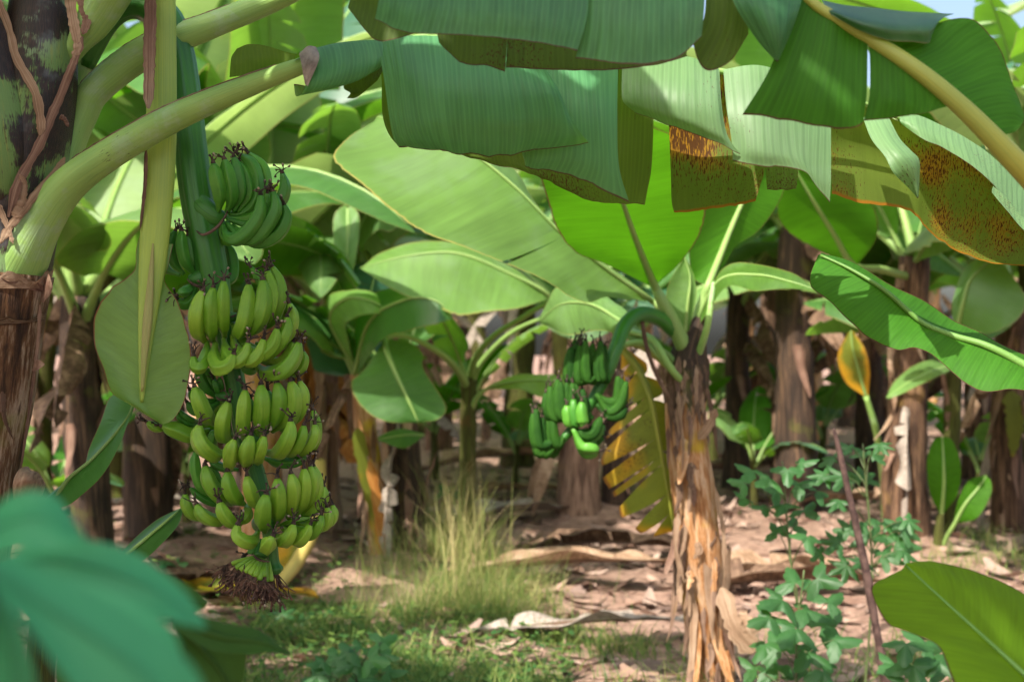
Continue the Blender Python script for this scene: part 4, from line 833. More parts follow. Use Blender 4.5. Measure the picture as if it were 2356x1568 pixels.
lobes(w2, [([(400, 1420), (500, 1462), (600, 1476), (672, 1504)], [(400, 1410), (470, 1420), (540, 1436), (600, 1446), (674, 1502)], [(400, 1440), (480, 1490), (570, 1502), (630, 1500), (672, 1506)], .0),
           ([(400, 1420), (460, 1490), (510, 1550), (540, 1620)], [(400, 1410), (500, 1460), (562, 1490), (564, 1545), (545, 1620)], [(400, 1440), (430, 1500), (462, 1560), (480, 1620), (530, 1630)], .04),
           ([(230, 1330), (310, 1350), (400, 1370), (478, 1388)], [(230, 1315), (310, 1300), (410, 1330), (480, 1380)], [(230, 1345), (310, 1400), (400, 1420), (470, 1400)], .12),
           ([(260, 1440), (340, 1470), (420, 1520), (460, 1600)], [(260, 1430), (350, 1440), (440, 1490), (470, 1600)], [(260, 1450), (320, 1510), (390, 1570), (440, 1610)], .10),
           ([(200, 1420), (200, 1500), (180, 1560), (170, 1640)], [(210, 1420), (250, 1480), (240, 1560), (180, 1640)], [(190, 1420), (140, 1480), (130, 1560), (160, 1640)], .2)], 'weed_dk', 1.5, None, 40)
mb = MB(); tubepx(mb, [(400, 1420, 1.5, 4), (330, 1440, 1.55, 5), (260, 1435, 1.6, 6), (280, 1700, 1.58, 8), (330, 3100, 1.5, 10)], 30, 8); tubepx(mb, [(232, 1332, 1.62, 4), (240, 1400, 1.6, 5), (262, 1450, 1.6, 6)], 12, 8); tubepx(mb, [(200, 1420, 1.7, 4), (230, 1500, 1.65, 5), (275, 1620, 1.6, 6)], 12, 8); mb.build('stem', M['weed_stem'], w2)
adopt(w2)

# ------------------------------------------------------------------ ground
MOUNDS = []
def hz(x, y):
    z = .05 * noise.noise(Vector((x * .55, y * .55, 1.))) + .03 * noise.noise(Vector((x * 1.9, y * 1.9, 5.))) + .012 * noise.noise(Vector((x * 6., y * 6., 9.)))
    for mx, my, a, s in MOUNDS: z += a * math.exp(-((x - mx) ** 2 + (y - my) ** 2) / (s * s))
    return z
# ------------------------------------------------------------------ banana plants of the rows behind
def rand_leaf(root, b, az, p0, L, Wd, bend, mat, seed, name='leaf', tears=3, gap=.2, fold=-.35, roll=0., wav=.02, nu=30, rib=True, pet=.2, ribmat='rib'):
    rs = random.Random(seed); n = 34; s = np.linspace(0, 1, n)
    p = p0 - bend * s ** 1.35; a = az + .25 * rs.uniform(-1, 1) * s
    T = np.stack([np.cos(a) * np.cos(p), np.sin(a) * np.cos(p), np.sin(p)], 1)
    P = np.asarray(b) + np.vstack([[0, 0, 0], np.cumsum(T[:-1], 0)]) * L / n
    N = np.stack([-np.cos(a) * np.sin(p), -np.sin(a) * np.sin(p), np.cos(p)], 1); B = np.cross(T, N)
    c, q = math.cos(roll), math.sin(roll); B, N = B * c + N * q, N * c - B * q
    k = s >= pet; t = (s[k] - pet) / (1 - pet)
    w = Wd / 2 * np.minimum(1, (t / .14 + .02)) ** .6 * (1 - t ** 3.4) ** .75
    E1 = P[k] + B[k] * (w * math.cos(fold))[:, None] + N[k] * (w * math.sin(fold))[:, None]
    E2 = P[k] - B[k] * (w * math.cos(fold))[:, None] + N[k] * (w * math.sin(fold))[:, None]
    mb = MB(); tr = lambda: sorted(rs.uniform(.12, .92) for _ in range(rs.randint(0, tears)))
    blade(mb, P[k], E1, E2, (.12, .12), nu=nu, nv=7, tears1=tr(), tears2=tr(), gap=gap, wav=wav, wf=4., seed=seed * .13)
    o = mb.build(name, M[mat], root)
    if rib:
        m = MB(); tube(m, P[::2], np.interp(s[::2], [0, .2, 1], [.032, .018, .003]) * (L / 1.9), 8); m.build('midrib', M[ribmat], o)
    return o
def dead_leaf(root, b, az, L, Wd, seed, mat='dry', p0=-.7, bend=.8, out=.05):
    rs = random.Random(seed)
    b = np.asarray(b) + np.array([math.cos(az), math.sin(az), 0]) * out
    return rand_leaf(root, b, az, p0, L, Wd, bend, mat, seed, 'dead_leaf', 5, .5, rs.uniform(-1.35, -.9), rs.uniform(-.6, .6), .07, 24, False, .05)
def trunk_mesh(root, P, r0, r1, mat, seed, n=34):
    P = cr(np.array(P, float), n); t = np.linspace(0, 1, n)
    def se(th, tt):
        lay = ((th * 3 / (2 * np.pi) + tt * 2.3 + .4 * math.sin(tt * 9 + seed)) % 1)
        return 1 + .13 * (lay - .5) + .05 * np.cos(2 * th + seed + 3 * tt)
    mb = MB(); tube(mb, P, (r0 + (r1 - r0) * t ** .8) * (1 + .35 * np.exp(-t * 16)), 26, sect=se, rough=.10, seed=seed); return mb.build('trunk', M[mat], root)
def sheath_strips(root, P, r, n, seed, mats=('dry', 'margin', 'bark_pink')):
    """dry sheath ends that peel from the stem"""
    rs = random.Random(seed); P = np.asarray(P, float)
    for i in range(n):
        f = rs.uniform(.15, .95); j = f * (len(P) - 1); a = int(j); c = P[a] + (P[min(a + 1, len(P) - 1)] - P[a]) * (j - a)
        az = rs.uniform(3.3, 6.1); L = rs.uniform(.18, .5); w = rs.uniform(.02, .05); rr = r * rs.uniform(1.0, 1.1); sg = rs.choice((-1, -1, 1)); cu = rs.uniform(.02, .12)
        n_ = 16; G = np.zeros((n_, 4, 3))
        for q in range(n_):
            t = q / (n_ - 1); out = rr + cu * t ** 2.2 + .012 * noise.noise(Vector((t * 4, i, seed)))
            for m in range(4):
                aa = az + (m - 1.5) / 1.5 * (w / r) * (1 - .93 * t) * min(1, .3 + 3 * t) + .3 * (t - .5) * math.sin(i)
                G[q, m] = [c[0] + out * math.cos(aa), c[1] + out * math.sin(aa), c[2] + sg * L * t]
        mb = MB(); surf(mb, G, wav=.012, wf=14, seed=i, swap=True); mb.build('dry_sheath', M[rs.choice(mats)], root)
GROUP = 'banana plants of the plantation'
def base_of(px, py): d = gd(py); return at(px, py, d)
def bplant(label, base, tops, r0, r1, bark, nleaf, seed, L=(1.5, 2.0), mats=('leaf_bg', 'leaf_bg2', 'leaf_blue'), ndead=4, nstrip=6, azr=None, deadmats=('dry', 'dry_dk', 'dry_gr'), W_=(.42, .6), p0=(.75, 1.35), mound=.10, name='banana_plant', group=GROUP, cat='banana plant'):
    """base and tops are world points up the stem"""
    rs = random.Random(seed); b = np.array(base, float); MOUNDS.append((b[0], b[1], mound, .45))
    root = empty(name, b, label, cat, group)
    P = [b + np.array([0, 0, -.12])] + [np.array(t) for t in tops]
    trunk_mesh(root, P, r0, r1, bark, seed); Pc = cr(np.array(P), 12); top = Pc[-1]
    for i in range(nleaf):
        az = rs.uniform(*azr) if azr else i / nleaf * 2 * math.pi + rs.uniform(-.35, .35)
        rand_leaf(root, top - np.array([0, 0, rs.uniform(0, .25)]), az, rs.uniform(*p0), rs.uniform(*L), rs.uniform(*W_), rs.uniform(.7, 1.9), rs.choice(mats), seed * 31 + i, roll=rs.uniform(-.5, .5), tears=rs.choice((3, 6, 10)), gap=rs.uniform(.08, .4))
    for i in range(ndead):
        dead_leaf(root, Pc[rs.randint(6, 11)], rs.uniform(0, 6.28), rs.uniform(.5, 1.1), rs.uniform(.12, .26), seed * 17 + i, rs.choice(deadmats), p0=rs.uniform(-1.2, -.3), out=r1)
    if nstrip: sheath_strips(root, Pc, r1 * 1.02, nstrip, seed)
    return root, top
def leafpx(root, mid, e1, e2, mat, stalk=None, seed=0., bulge=(.05, .05), label=None, wav=.015, t1=(), t2=(), ribw=6, gap=.25, ribmat='rib', nu=60):
    mb = MB(); blade(mb, W(mid), W(e1), W(e2), bulge, nu=nu, nv=14, tears1=t1, tears2=t2, seed=seed, wav=wav, wf=5., gap=gap); o = mb.build('leaf', M[mat], root)
    if label: o['label'] = label
    n = len(mid); pts = list(stalk or []) + [(x, y, d - .004, max(1.2, ribw * (1 - i / n))) for i, (x, y, d) in enumerate(mid)]
    mb = MB(); tubepx(mb, pts, 50, 12); mb.build('midrib', M[ribmat], o); return o

# ---- middle plant with the second bunch
c, top = bplant('banana plant with peeling orange stem right of centre, second bunch hanging from its crown', at(1650, 1640, gd(1640)),
    [at(1632, 1480, 5.55), at(1612, 1300, 5.5), at(1596, 1130, 5.5), at(1578, 980, 5.5), at(1580, 880, 5.5)], .084, .080, 'bark_or', 0, 3, ndead=0, nstrip=0)
PC = [at(x, y, 5.52) for x, y in ((1650, 1640), (1632, 1480), (1612, 1300), (1596, 1130), (1578, 980), (1580, 900))]
sheath_strips(c, PC, .086, 16, 8, ('dry', 'dry', 'bark_pink', 'bark_or', 'margin'))
for pts, w0, w1, mt in (([(1500, 720, 5.38), (1478, 715, 5.34), (1486, 790, 5.34), (1510, 860, 5.36), (1548, 930, 5.38)], 11, 6, 'dry_dk'), ([(1560, 900, 5.4), (1566, 960, 5.38), (1572, 1030, 5.38), (1568, 1100, 5.38)], 9, 3, 'dry'),
                        ([(1648, 940, 5.36), (1630, 980, 5.38), (1606, 1010, 5.4)], 14, 18, 'dry'), ([(1625, 890, 5.42), (1640, 960, 5.42), (1650, 1040, 5.42)], 12, 5, 'dry_dk'), ([(1645, 1120, 5.42), (1664, 1220, 5.4), (1668, 1330, 5.4)], 9, 8, 'dry'),
                        ([(1660, 1350, 5.4), (1690, 1440, 5.36), (1735, 1500, 5.36)], 26, 44, 'dry'), ([(1690, 1430, 5.4), (1720, 1440, 5.36), (1732, 1465, 5.36)], 50, 30, 'dry'), ([(1560, 1180, 5.4), (1555, 1260, 5.38), (1575, 1340, 5.38)], 12, 7, 'dry')):
    mb = MB(); ribbon(mb, pts, w0, w1, w0 * 1.7 + pts[0][0], lift=.0, n=30); mb.build('dry_sheath', M[mt], c)
mb = MB(); tubepx(mb, [(1580, 900, 5.5, 48), (1582, 850, 5.5, 48), (1590, 800, 5.5, 38), (1605, 750, 5.5, 24), (1620, 700, 5.5, 10)], 24, 22, rough=.25); mb.build('leaf_sheath', M['bark_dark'], c)
rsx = random.Random(9)
for i in range(22):     # dark dead sheath ends over the top of the stem
    x = 1535 + 90 * i / 21 + rsx.uniform(-6, 6); y = rsx.uniform(820, 885); l = rsx.uniform(50, 150); dd = 5.5 - math.sqrt(max(.0, 1 - ((x - 1580) / 50) ** 2)) * .088
    mb = MB(); ribbon(mb, [(x, y, dd), (x + rsx.uniform(-6, 6), y + l * .5, dd - .004), (x + rsx.uniform(-14, 14), y + l, dd - rsx.uniform(.0, .05))], rsx.uniform(8, 17), rsx.uniform(3, 6), i * 1.7, lift=.004, n=24); mb.build('dry_sheath', M[rsx.choice(('dry_dk', 'bark_dark', 'dry_dk', 'margin', 'dry'))], c)
for i in range(26):     # flakes and peels further down
    y = rsx.uniform(930, 1560); cx = np.interp(y, [880, 980, 1130, 1300, 1480, 1640], [1580, 1578, 1596, 1612, 1632, 1650]); x = cx + rsx.uniform(-44, 44); l = rsx.uniform(40, 130); dd = 5.5 - math.sqrt(max(.0, 1 - ((x - cx) / 52) ** 2)) * .088
    mb = MB(); ribbon(mb, [(x, y, dd), (x + rsx.uniform(-5, 5), y + l * .5, dd - .006), (x + rsx.uniform(-16, 16), y + l, dd - rsx.uniform(.0, .04))], rsx.uniform(7, 20), rsx.uniform(2, 8), i * 2.3, lift=.006, n=24); mb.build('dry_sheath', M[rsx.choice(('dry', 'bark_pink', 'margin', 'bark_or', 'dry_dk', 'dry'))], c)
leafpx(c, [(1505, 655, 5.42), (1480, 595, 5.25), (1455, 530, 5.0), (1428, 450, 4.75), (1400, 360, 4.5), (1370, 280, 4.3)],
       [(1500, 660, 5.42), (1400, 612, 5.2), (1320, 580, 5.05), (1282, 530, 4.9), (1262, 470, 4.75), (1240, 380, 4.6), (1270, 300, 4.4), (1365, 276, 4.3)],
       [(1512, 655, 5.42), (1560, 612, 5.28), (1600, 560, 5.15), (1622, 500, 5.0), (1625, 440, 4.85), (1590, 350, 4.6), (1500, 290, 4.4), (1376, 278, 4.3)], 'leaf_glow', [(1575, 800, 5.48, 20), (1548, 740, 5.45, 17), (1522, 690, 5.43, 14)], 1.1, (.05, .05), ribw=10, label='big backlit leaf rising from the crown')
leafpx(c, [(1632, 650, 5.5), (1655, 592, 5.58), (1688, 510, 5.7), (1725, 430, 5.8), (1780, 330, 5.95), (1830, 240, 6.1)],
       [(1628, 655, 5.5), (1596, 640, 5.52), (1588, 590, 5.5), (1600, 520, 5.5), (1622, 440, 5.55), (1680, 330, 5.7), (1815, 236, 6.1)],
       [(1640, 650, 5.5), (1668, 610, 5.6), (1694, 566, 5.7), (1750, 530, 5.8), (1790, 470, 5.9), (1820, 400, 6.), (1850, 320, 6.1), (1838, 240, 6.1)], 'leaf_glow', [(1588, 800, 5.5, 16), (1606, 730, 5.5, 14), (1620, 685, 5.5, 12)], 2.1, (.05, .05), ribw=9, label='second backlit leaf leaning right from the crown')
leafpx(c, [(1500, 692, 5.48), (1470, 672, 5.4), (1395, 618, 5.3), (1290, 535, 5.2), (1185, 430, 5.15), (1075, 345, 5.15), (960, 298, 5.2), (870, 268, 5.28)],
       [(1500, 697, 5.46), (1450, 690, 5.3), (1390, 690, 5.1), (1335, 700, 5.0), (1250, 652, 4.92), (1150, 612, 4.9), (1050, 576, 4.9), (962, 540, 4.92), (900, 500, 4.95), (830, 440, 5.0), (764, 378, 5.1), (800, 320, 5.2), (868, 268, 5.28)],
       [(1500, 690, 5.5), (1420, 622, 5.5), (1330, 556, 5.5), (1246, 478, 5.48), (1184, 392, 5.45), (1100, 322, 5.45), (980, 262, 5.45), (872, 266, 5.3)], 'leaf_bg2', [(1570, 800, 5.5, 15), (1548, 745, 5.48, 14), (1520, 706, 5.47, 11)], 3.1, (.06, .03), ribw=7, t1=(.42,), gap=.04, label='large pale sunlit leaf spreading left from the crown', nu=90)
leafpx(c, [(1600, 745, 5.5), (1655, 645, 5.4), (1740, 632, 5.3), (1820, 648, 5.2), (1884, 668, 5.15)], [(1600, 740, 5.52), (1660, 622, 5.5), (1740, 606, 5.45), (1820, 625, 5.35), (1884, 666, 5.15)], [(1604, 750, 5.48), (1670, 658, 5.3), (1740, 664, 5.2), (1820, 664, 5.15), (1882, 670, 5.15)], 'leaf_bg', None, 4.1, ribw=5)
leafpx(c, [(1575, 770, 5.46), (1582, 700, 5.44), (1588, 640, 5.44), (1574, 588, 5.44)], [(1565, 760, 5.46), (1535, 690, 5.44), (1545, 640, 5.42), (1572, 588, 5.44)], [(1585, 760, 5.46), (1602, 690, 5.45), (1598, 640, 5.45), (1577, 590, 5.44)], 'leaf_bg2', None, 5.1, (.1, .1), ribw=5)
leafpx(c, [(1500, 790, 5.45), (1430, 740, 5.7), (1360, 700, 6.0), (1290, 700, 6.3), (1240, 740, 6.5)], [(1500, 785, 5.5), (1420, 700, 5.9), (1350, 650, 6.2), (1280, 660, 6.4), (1238, 736, 6.5)], [(1500, 800, 5.45), (1440, 780, 5.6), (1380, 760, 5.9), (1310, 770, 6.2), (1242, 746, 6.5)], 'leaf_bg2', [(1570, 860, 5.5, 10), (1540, 820, 5.47, 8)], 6.1, ribw=5)
# drooping stalks beside the crown
mb = MB(); tubepx(mb, [(1585, 900, 5.5, 10), (1530, 830, 5.4, 9), (1490, 790, 5.45, 8), (1450, 790, 5.5, 7), (1430, 800, 5.55, 5)], 30, 10); tubepx(mb, [(1592, 900, 5.5, 9), (1545, 850, 5.38, 8), (1500, 780, 5.4, 8), (1440, 760, 5.6, 6)], 30, 10); tubepx(mb, [(1594, 850, 5.5, 9), (1625, 760, 5.4, 8), (1636, 690, 5.4, 7), (1642, 650, 5.42, 5)], 30, 10)
mb.build('leaf_stalk', M['petiole'], c)
# yellowing leaf hanging beside the stem
dm = [(1432, 800, 5.6), (1470, 850, 5.58), (1498, 920, 5.56), (1512, 990, 5.55), (1526, 1070, 5.55), (1540, 1150, 5.56), (1548, 1215, 5.58)]
leafpx(c, dm, [(1430, 806, 5.6), (1425, 880, 5.65), (1420, 950, 5.66), (1400, 1020, 5.66), (1385, 1075, 5.62), (1410, 1130, 5.62), (1430, 1190, 5.62), (1480, 1230, 5.6), (1546, 1222, 5.58)],
       [(1436, 798, 5.6), (1500, 840, 5.6), (1536, 900, 5.6), (1556, 960, 5.62), (1562, 1040, 5.62), (1566, 1120, 5.62), (1570, 1190, 5.6), (1552, 1218, 5.58)], 'leaf_yellow', [(1560, 860, 5.46, 10), (1500, 810, 5.5, 9), (1455, 790, 5.58, 8)], 7.1, (.1, .1), t1=(.10, .17, .31, .37, .53, .62, .66, .80, .9), t2=(.2, .33, .6, .8), gap=.8, ribw=9, ribmat='petiole_y', label='yellowing ragged leaf hanging beside the stem', nu=80)
adopt(c)
# the second bunch
b2 = empty('banana_bunch', at(1330, 1030, 5.2), 'smaller blurred bunch of green bananas hanging from the middle plant', 'banana bunch', 'hanging banana bunches')
mb = MB(); tubepx(mb, [(1560, 770, 5.48, 17), (1520, 735, 5.42, 17), (1475, 722, 5.34, 18), (1440, 745, 5.28, 17), (1418, 800, 5.22, 16), (1398, 855, 5.2, 15), (1370, 910, 5.18, 13), (1345, 950, 5.18, 12), (1300, 1005, 5.16, 10), (1275, 1030, 5.16, 8)], 50, 18, sect=ped_sect); mb.build('stalk', M['peduncle'], b2)
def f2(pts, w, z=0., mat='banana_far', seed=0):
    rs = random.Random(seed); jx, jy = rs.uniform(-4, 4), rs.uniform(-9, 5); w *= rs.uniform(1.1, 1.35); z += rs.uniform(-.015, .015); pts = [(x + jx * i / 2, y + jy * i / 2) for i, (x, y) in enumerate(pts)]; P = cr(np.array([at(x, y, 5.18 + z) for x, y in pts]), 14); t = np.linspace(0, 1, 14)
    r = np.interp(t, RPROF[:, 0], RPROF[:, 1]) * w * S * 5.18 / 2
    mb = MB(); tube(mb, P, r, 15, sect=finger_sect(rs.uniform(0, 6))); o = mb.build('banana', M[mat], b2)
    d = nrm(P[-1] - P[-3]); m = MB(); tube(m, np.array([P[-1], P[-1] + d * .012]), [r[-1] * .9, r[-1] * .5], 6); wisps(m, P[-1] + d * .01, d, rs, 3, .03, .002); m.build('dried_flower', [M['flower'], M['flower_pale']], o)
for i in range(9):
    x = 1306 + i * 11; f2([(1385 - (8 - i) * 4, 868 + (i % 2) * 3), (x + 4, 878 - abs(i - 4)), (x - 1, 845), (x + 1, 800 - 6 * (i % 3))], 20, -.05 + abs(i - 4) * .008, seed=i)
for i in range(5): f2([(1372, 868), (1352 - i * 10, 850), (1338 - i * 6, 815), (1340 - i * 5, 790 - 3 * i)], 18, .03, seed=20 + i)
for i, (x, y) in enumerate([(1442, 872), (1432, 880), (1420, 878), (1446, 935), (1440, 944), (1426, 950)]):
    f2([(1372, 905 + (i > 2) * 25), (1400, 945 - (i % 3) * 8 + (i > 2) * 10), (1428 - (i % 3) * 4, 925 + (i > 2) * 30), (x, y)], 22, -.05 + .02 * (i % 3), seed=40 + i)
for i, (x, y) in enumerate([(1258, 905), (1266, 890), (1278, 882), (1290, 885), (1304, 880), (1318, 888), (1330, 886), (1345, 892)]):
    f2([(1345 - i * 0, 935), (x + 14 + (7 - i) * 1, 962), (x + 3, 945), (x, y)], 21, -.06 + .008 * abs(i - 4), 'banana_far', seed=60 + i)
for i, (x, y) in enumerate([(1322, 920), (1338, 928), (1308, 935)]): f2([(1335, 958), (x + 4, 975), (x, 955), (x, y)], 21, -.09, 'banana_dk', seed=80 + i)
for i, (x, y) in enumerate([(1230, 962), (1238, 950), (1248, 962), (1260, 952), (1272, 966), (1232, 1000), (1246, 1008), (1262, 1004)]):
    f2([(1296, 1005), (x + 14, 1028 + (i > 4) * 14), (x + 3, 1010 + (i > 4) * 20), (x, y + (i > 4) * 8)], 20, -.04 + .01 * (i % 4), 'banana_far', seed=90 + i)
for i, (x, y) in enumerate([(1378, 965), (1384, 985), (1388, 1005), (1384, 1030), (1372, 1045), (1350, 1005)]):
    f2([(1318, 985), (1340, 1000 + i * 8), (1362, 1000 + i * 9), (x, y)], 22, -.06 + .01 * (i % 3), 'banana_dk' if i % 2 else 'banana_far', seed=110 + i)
adopt(b2)

def P3(px, d, pys): return [at(px[i] if isinstance(px, (list, tuple)) else px, y, d) for i, y in enumerate(pys)]
# ---- small plant in the middle
c, _ = bplant('small slim banana plant in the middle, dark green stem below a pale sunlit leaf', base_of(1070, 1285), P3([1072, 1076, 1078, 1080], 9.0, [1200, 1050, 940, 870]), .062, .05, 'bark_green', 3, 12, L=(.9, 1.2), ndead=0, nstrip=0, W_=(.25, .35))
leafpx(c, [(1264, 682, 8.2), (1170, 628, 8.1), (1050, 582, 8.05), (930, 590, 8.05), (828, 616, 8.1)], [(1266, 684, 8.2), (1200, 706, 7.9), (1130, 713, 7.8), (1052, 722, 7.75), (1000, 700, 7.8), (940, 682, 7.85), (880, 652, 7.95), (828, 616, 8.1)],
       [(1262, 680, 8.2), (1180, 612, 8.3), (1062, 556, 8.3), (950, 556, 8.3), (870, 584, 8.25), (828, 615, 8.1)], 'leaf_bg2', [(1082, 868, 9., 9), (1096, 820, 8.8, 8), (1140, 770, 8.6, 7), (1215, 722, 8.35, 6)], 21.1, (.05, .05), ribw=5, label='pale sunlit leaf spreading left above the small stem')
leafpx(c, [(886, 782, 8.2), (905, 845, 8.05), (935, 910, 8.0), (962, 970, 8.0)], [(884, 784, 8.2), (836, 850, 8.15), (806, 884, 8.1), (832, 936, 8.05), (885, 968, 8.0), (960, 972, 8.0)],
       [(889, 780, 8.2), (940, 782, 8.2), (974, 812, 8.15), (976, 845, 8.1), (1026, 930, 8.05), (1010, 962, 8.0), (964, 972, 8.0)], 'leaf_bg', [(1076, 890, 9., 9), (1040, 835, 8.7, 8), (985, 795, 8.45, 7), (930, 772, 8.3, 6)], 22.1, (-.06, -.06), ribw=7, label='broad leaf hanging down in front, half shaded')
leafpx(c, [(1125, 892, 8.9), (1180, 878, 8.7), (1240, 874, 8.6), (1302, 884, 8.5)], [(1122, 888, 8.9), (1180, 862, 8.8), (1240, 858, 8.7), (1300, 864, 8.6), (1304, 882, 8.5)], [(1126, 896, 8.9), (1190, 892, 8.6), (1240, 912, 8.5), (1290, 906, 8.45), (1303, 887, 8.5)], 'leaf_bg2', [(1078, 960, 9., 7), (1096, 915, 8.95, 6)], 23.1, ribw=4)
leafpx(c, [(1240, 735, 8.6), (1290, 730, 8.5), (1350, 745, 8.4), (1400, 760, 8.4)], [(1238, 730, 8.6), (1290, 690, 8.7), (1350, 700, 8.7), (1400, 755, 8.4)], [(1240, 740, 8.6), (1290, 770, 8.4), (1350, 785, 8.3), (1400, 765, 8.4)], 'leaf_blue', [(1084, 880, 9., 8), (1110, 830, 8.9, 7), (1170, 770, 8.75, 6)], 24.1, ribw=4)
adopt(c)
# ---- the pair of leaning trunks left of it
c, _ = bplant('banana plant with streaked orange and yellow leaning stem left of the slim plant', base_of(888, 1345), P3([876, 860, 842, 828], 8.7, [1250, 1120, 1000, 860]), .075, .062, 'bark_or', 4, 14, L=(1.2, 1.5), ndead=1, nstrip=8, azr=(1.2, 4.6), mats=('leaf_blue', 'leaf_bg', 'leaf_dark'))
for pts, w0, w1, mt in (([(822, 985, 8.5), (838, 1080, 8.55), (862, 1180, 8.6), (880, 1300, 8.6)], 26, 20, 'leaf_yellow'), ([(850, 1060, 8.5), (872, 1180, 8.52), (890, 1320, 8.55)], 20, 18, 'dry_or')):
    mb = MB(); ribbon(mb, pts, w0, w1, pts[0][0], n=30); mb.build('dry_sheath', M[mt], c)
leafpx(c, [(815, 860, 8.6), (850, 740, 8.2), (930, 690, 7.9), (1000, 690, 7.8), (1040, 730, 7.8)], [(810, 855, 8.6), (830, 700, 8.3), (920, 655, 8.1), (1000, 665, 8.0), (1042, 728, 7.8)], [(820, 862, 8.6), (880, 780, 8.0), (940, 760, 7.8), (1000, 745, 7.75), (1040, 734, 7.8)], 'leaf_dark', None, 31.1, ribw=5)
leafpx(c, [(820, 850, 8.6), (760, 740, 8.4), (790, 690, 8.2), (850, 690, 8.1), (900, 720, 8.1)], [(818, 850, 8.6), (750, 700, 8.5), (800, 665, 8.3), (860, 672, 8.2), (902, 716, 8.1)], [(822, 850, 8.6), (790, 760, 8.2), (810, 730, 8.1), (860, 720, 8.05), (898, 724, 8.1)], 'leaf_bg2', None, 32.1, ribw=5)
adopt(c)
c, _ = bplant('banana plant with dark grey-brown thick stem between the orange stem and the slim stem', base_of(965, 1330), P3([950, 935, 926, 920], 8.8, [1220, 1090, 980, 860]), .115, .09, 'bark_dark', 5, 15, L=(1.3, 1.7), ndead=1, nstrip=8, azr=(.3, 3.6), mats=('leaf_bg', 'leaf_dark', 'leaf_blue'))
leafpx(c, [(975, 1000, 8.6), (930, 1000, 8.5), (870, 1010, 8.5)], [(975, 996, 8.6), (925, 985, 8.55), (868, 1008, 8.5)], [(975, 1004, 8.6), (930, 1030, 8.45), (872, 1014, 8.5)], 'leaf_bg', None, 33.1, ribw=3); adopt(c)
# ---- shaggy plant behind the bunch
c, _ = bplant('banana plant behind the near bunch, reddish stem wrapped in hanging dead leaves', base_of(745, 1240), P3([742, 740, 744, 752], 10.3, [1100, 950, 800, 690]), .14, .10, 'bark_pink', 6, 17, L=(1.9, 2.5), ndead=9, nstrip=10, azr=(.4, 5.8), deadmats=('dry', 'dry_or', 'dry_gr'), mats=('leaf_bg2', 'leaf_bg', 'leaf_bg2'))
for i in range(18):
    x = 690 + rsx.uniform(0, 115); y = rsx.uniform(690, 900); l = rsx.uniform(160, 380); dd = 10.3 - rsx.uniform(.12, .4)
    mb = MB(); ribbon(mb, [(x, y, dd + .1), (x + rsx.uniform(-12, 12), y + l * .4, dd), (x + rsx.uniform(-25, 25), y + l, dd)], rsx.uniform(10, 24), rsx.uniform(4, 10), i * 1.3 + 50, lift=.0, n=26); mb.build('dead_leaf', M[rsx.choice(('dry', 'dry', 'bark_pink', 'dry_or', 'dry_dk', 'margin'))], c)
leafpx(c, [(800, 480, 8.9), (800, 550, 8.8), (796, 620, 8.8), (790, 690, 8.8)], [(795, 470, 8.9), (768, 500, 8.85), (770, 580, 8.8), (782, 688, 8.8)], [(806, 470, 8.9), (826, 500, 8.85), (818, 600, 8.8), (796, 690, 8.8)], 'leaf_bg2', None, 41.1, ribw=4)
leafpx(c, [(740, 668, 9.6), (700, 590, 9.3), (660, 530, 9.1), (600, 480, 9.0)], [(736, 664, 9.6), (680, 610, 9.4), (630, 560, 9.2), (596, 484, 9.0)], [(744, 664, 9.6), (760, 580, 9.2), (720, 520, 9.0), (606, 476, 9.0)], 'leaf_bg', [(760, 700, 9.8, 12), (750, 684, 9.7, 10)], 42.1, ribw=8)
leafpx(c, [(760, 680, 9.8), (840, 500, 9.5), (900, 440, 9.4), (960, 480, 9.3)], [(756, 676, 9.8), (780, 470, 9.6), (880, 410, 9.5), (962, 476, 9.3)], [(764, 680, 9.8), (850, 540, 9.3), (900, 530, 9.2), (958, 486, 9.3)], 'leaf_blue', None, 43.1, ribw=6); adopt(c)
# ---- trunk clump behind the second bunch
c, _ = bplant('banana plant with a pinkish grey clump of stems behind the second bunch', base_of(1330, 1205), P3([1332, 1336, 1340, 1345], 11.3, [1100, 980, 880, 770]), .19, .12, 'bark_pink', 7, 19, L=(1.9, 2.6), ndead=5, nstrip=10, azr=(.2, 3.4)); adopt(c)
c, _ = bplant('banana plant with two-toned brown stem just right of the second bunch', base_of(1415, 1190), P3([1418, 1424, 1430, 1440], 11.6, [1080, 960, 860, 760]), .12, .09, 'bark_dark', 5, 20, L=(1.9, 2.5), ndead=3, nstrip=6, azr=(0, 3.2)); adopt(c)
# ---- big dark trunk at the right
c, _ = bplant('banana plant with thick dark shaggy stem passing behind the folded green leaf at the right', base_of(2085, 1292), P3([2082, 2086, 2096, 2104], 9.3, [1130, 950, 760, 590]), .165, .10, 'bark', 6, 23, L=(1.9, 2.6), ndead=3, nstrip=14, azr=(.2, 3.4), mats=('leaf_blue', 'leaf_bg'))
leafpx(c, [(2106, 600, 9.2), (2170, 500, 8.8), (2230, 440, 8.5), (2300, 470, 8.3)], [(2100, 596, 9.2), (2140, 450, 9.), (2220, 390, 8.8), (2302, 460, 8.3)], [(2112, 600, 9.2), (2200, 570, 8.6), (2260, 560, 8.4), (2300, 480, 8.3)], 'leaf_blue', None, 51.1, ribw=6)
leafpx(c, [(1965, 610, 8.7), (1920, 540, 8.5), (1870, 460, 8.3), (1830, 390, 8.2)], [(1960, 612, 8.7), (1850, 560, 8.6), (1790, 500, 8.4), (1800, 400, 8.2)], [(1972, 610, 8.7), (2020, 540, 8.4), (1990, 450, 8.3), (1840, 384, 8.2)], 'leaf_glow', [(2100, 640, 9.3, 10), (2030, 620, 9., 9)], 52.1, ribw=8)
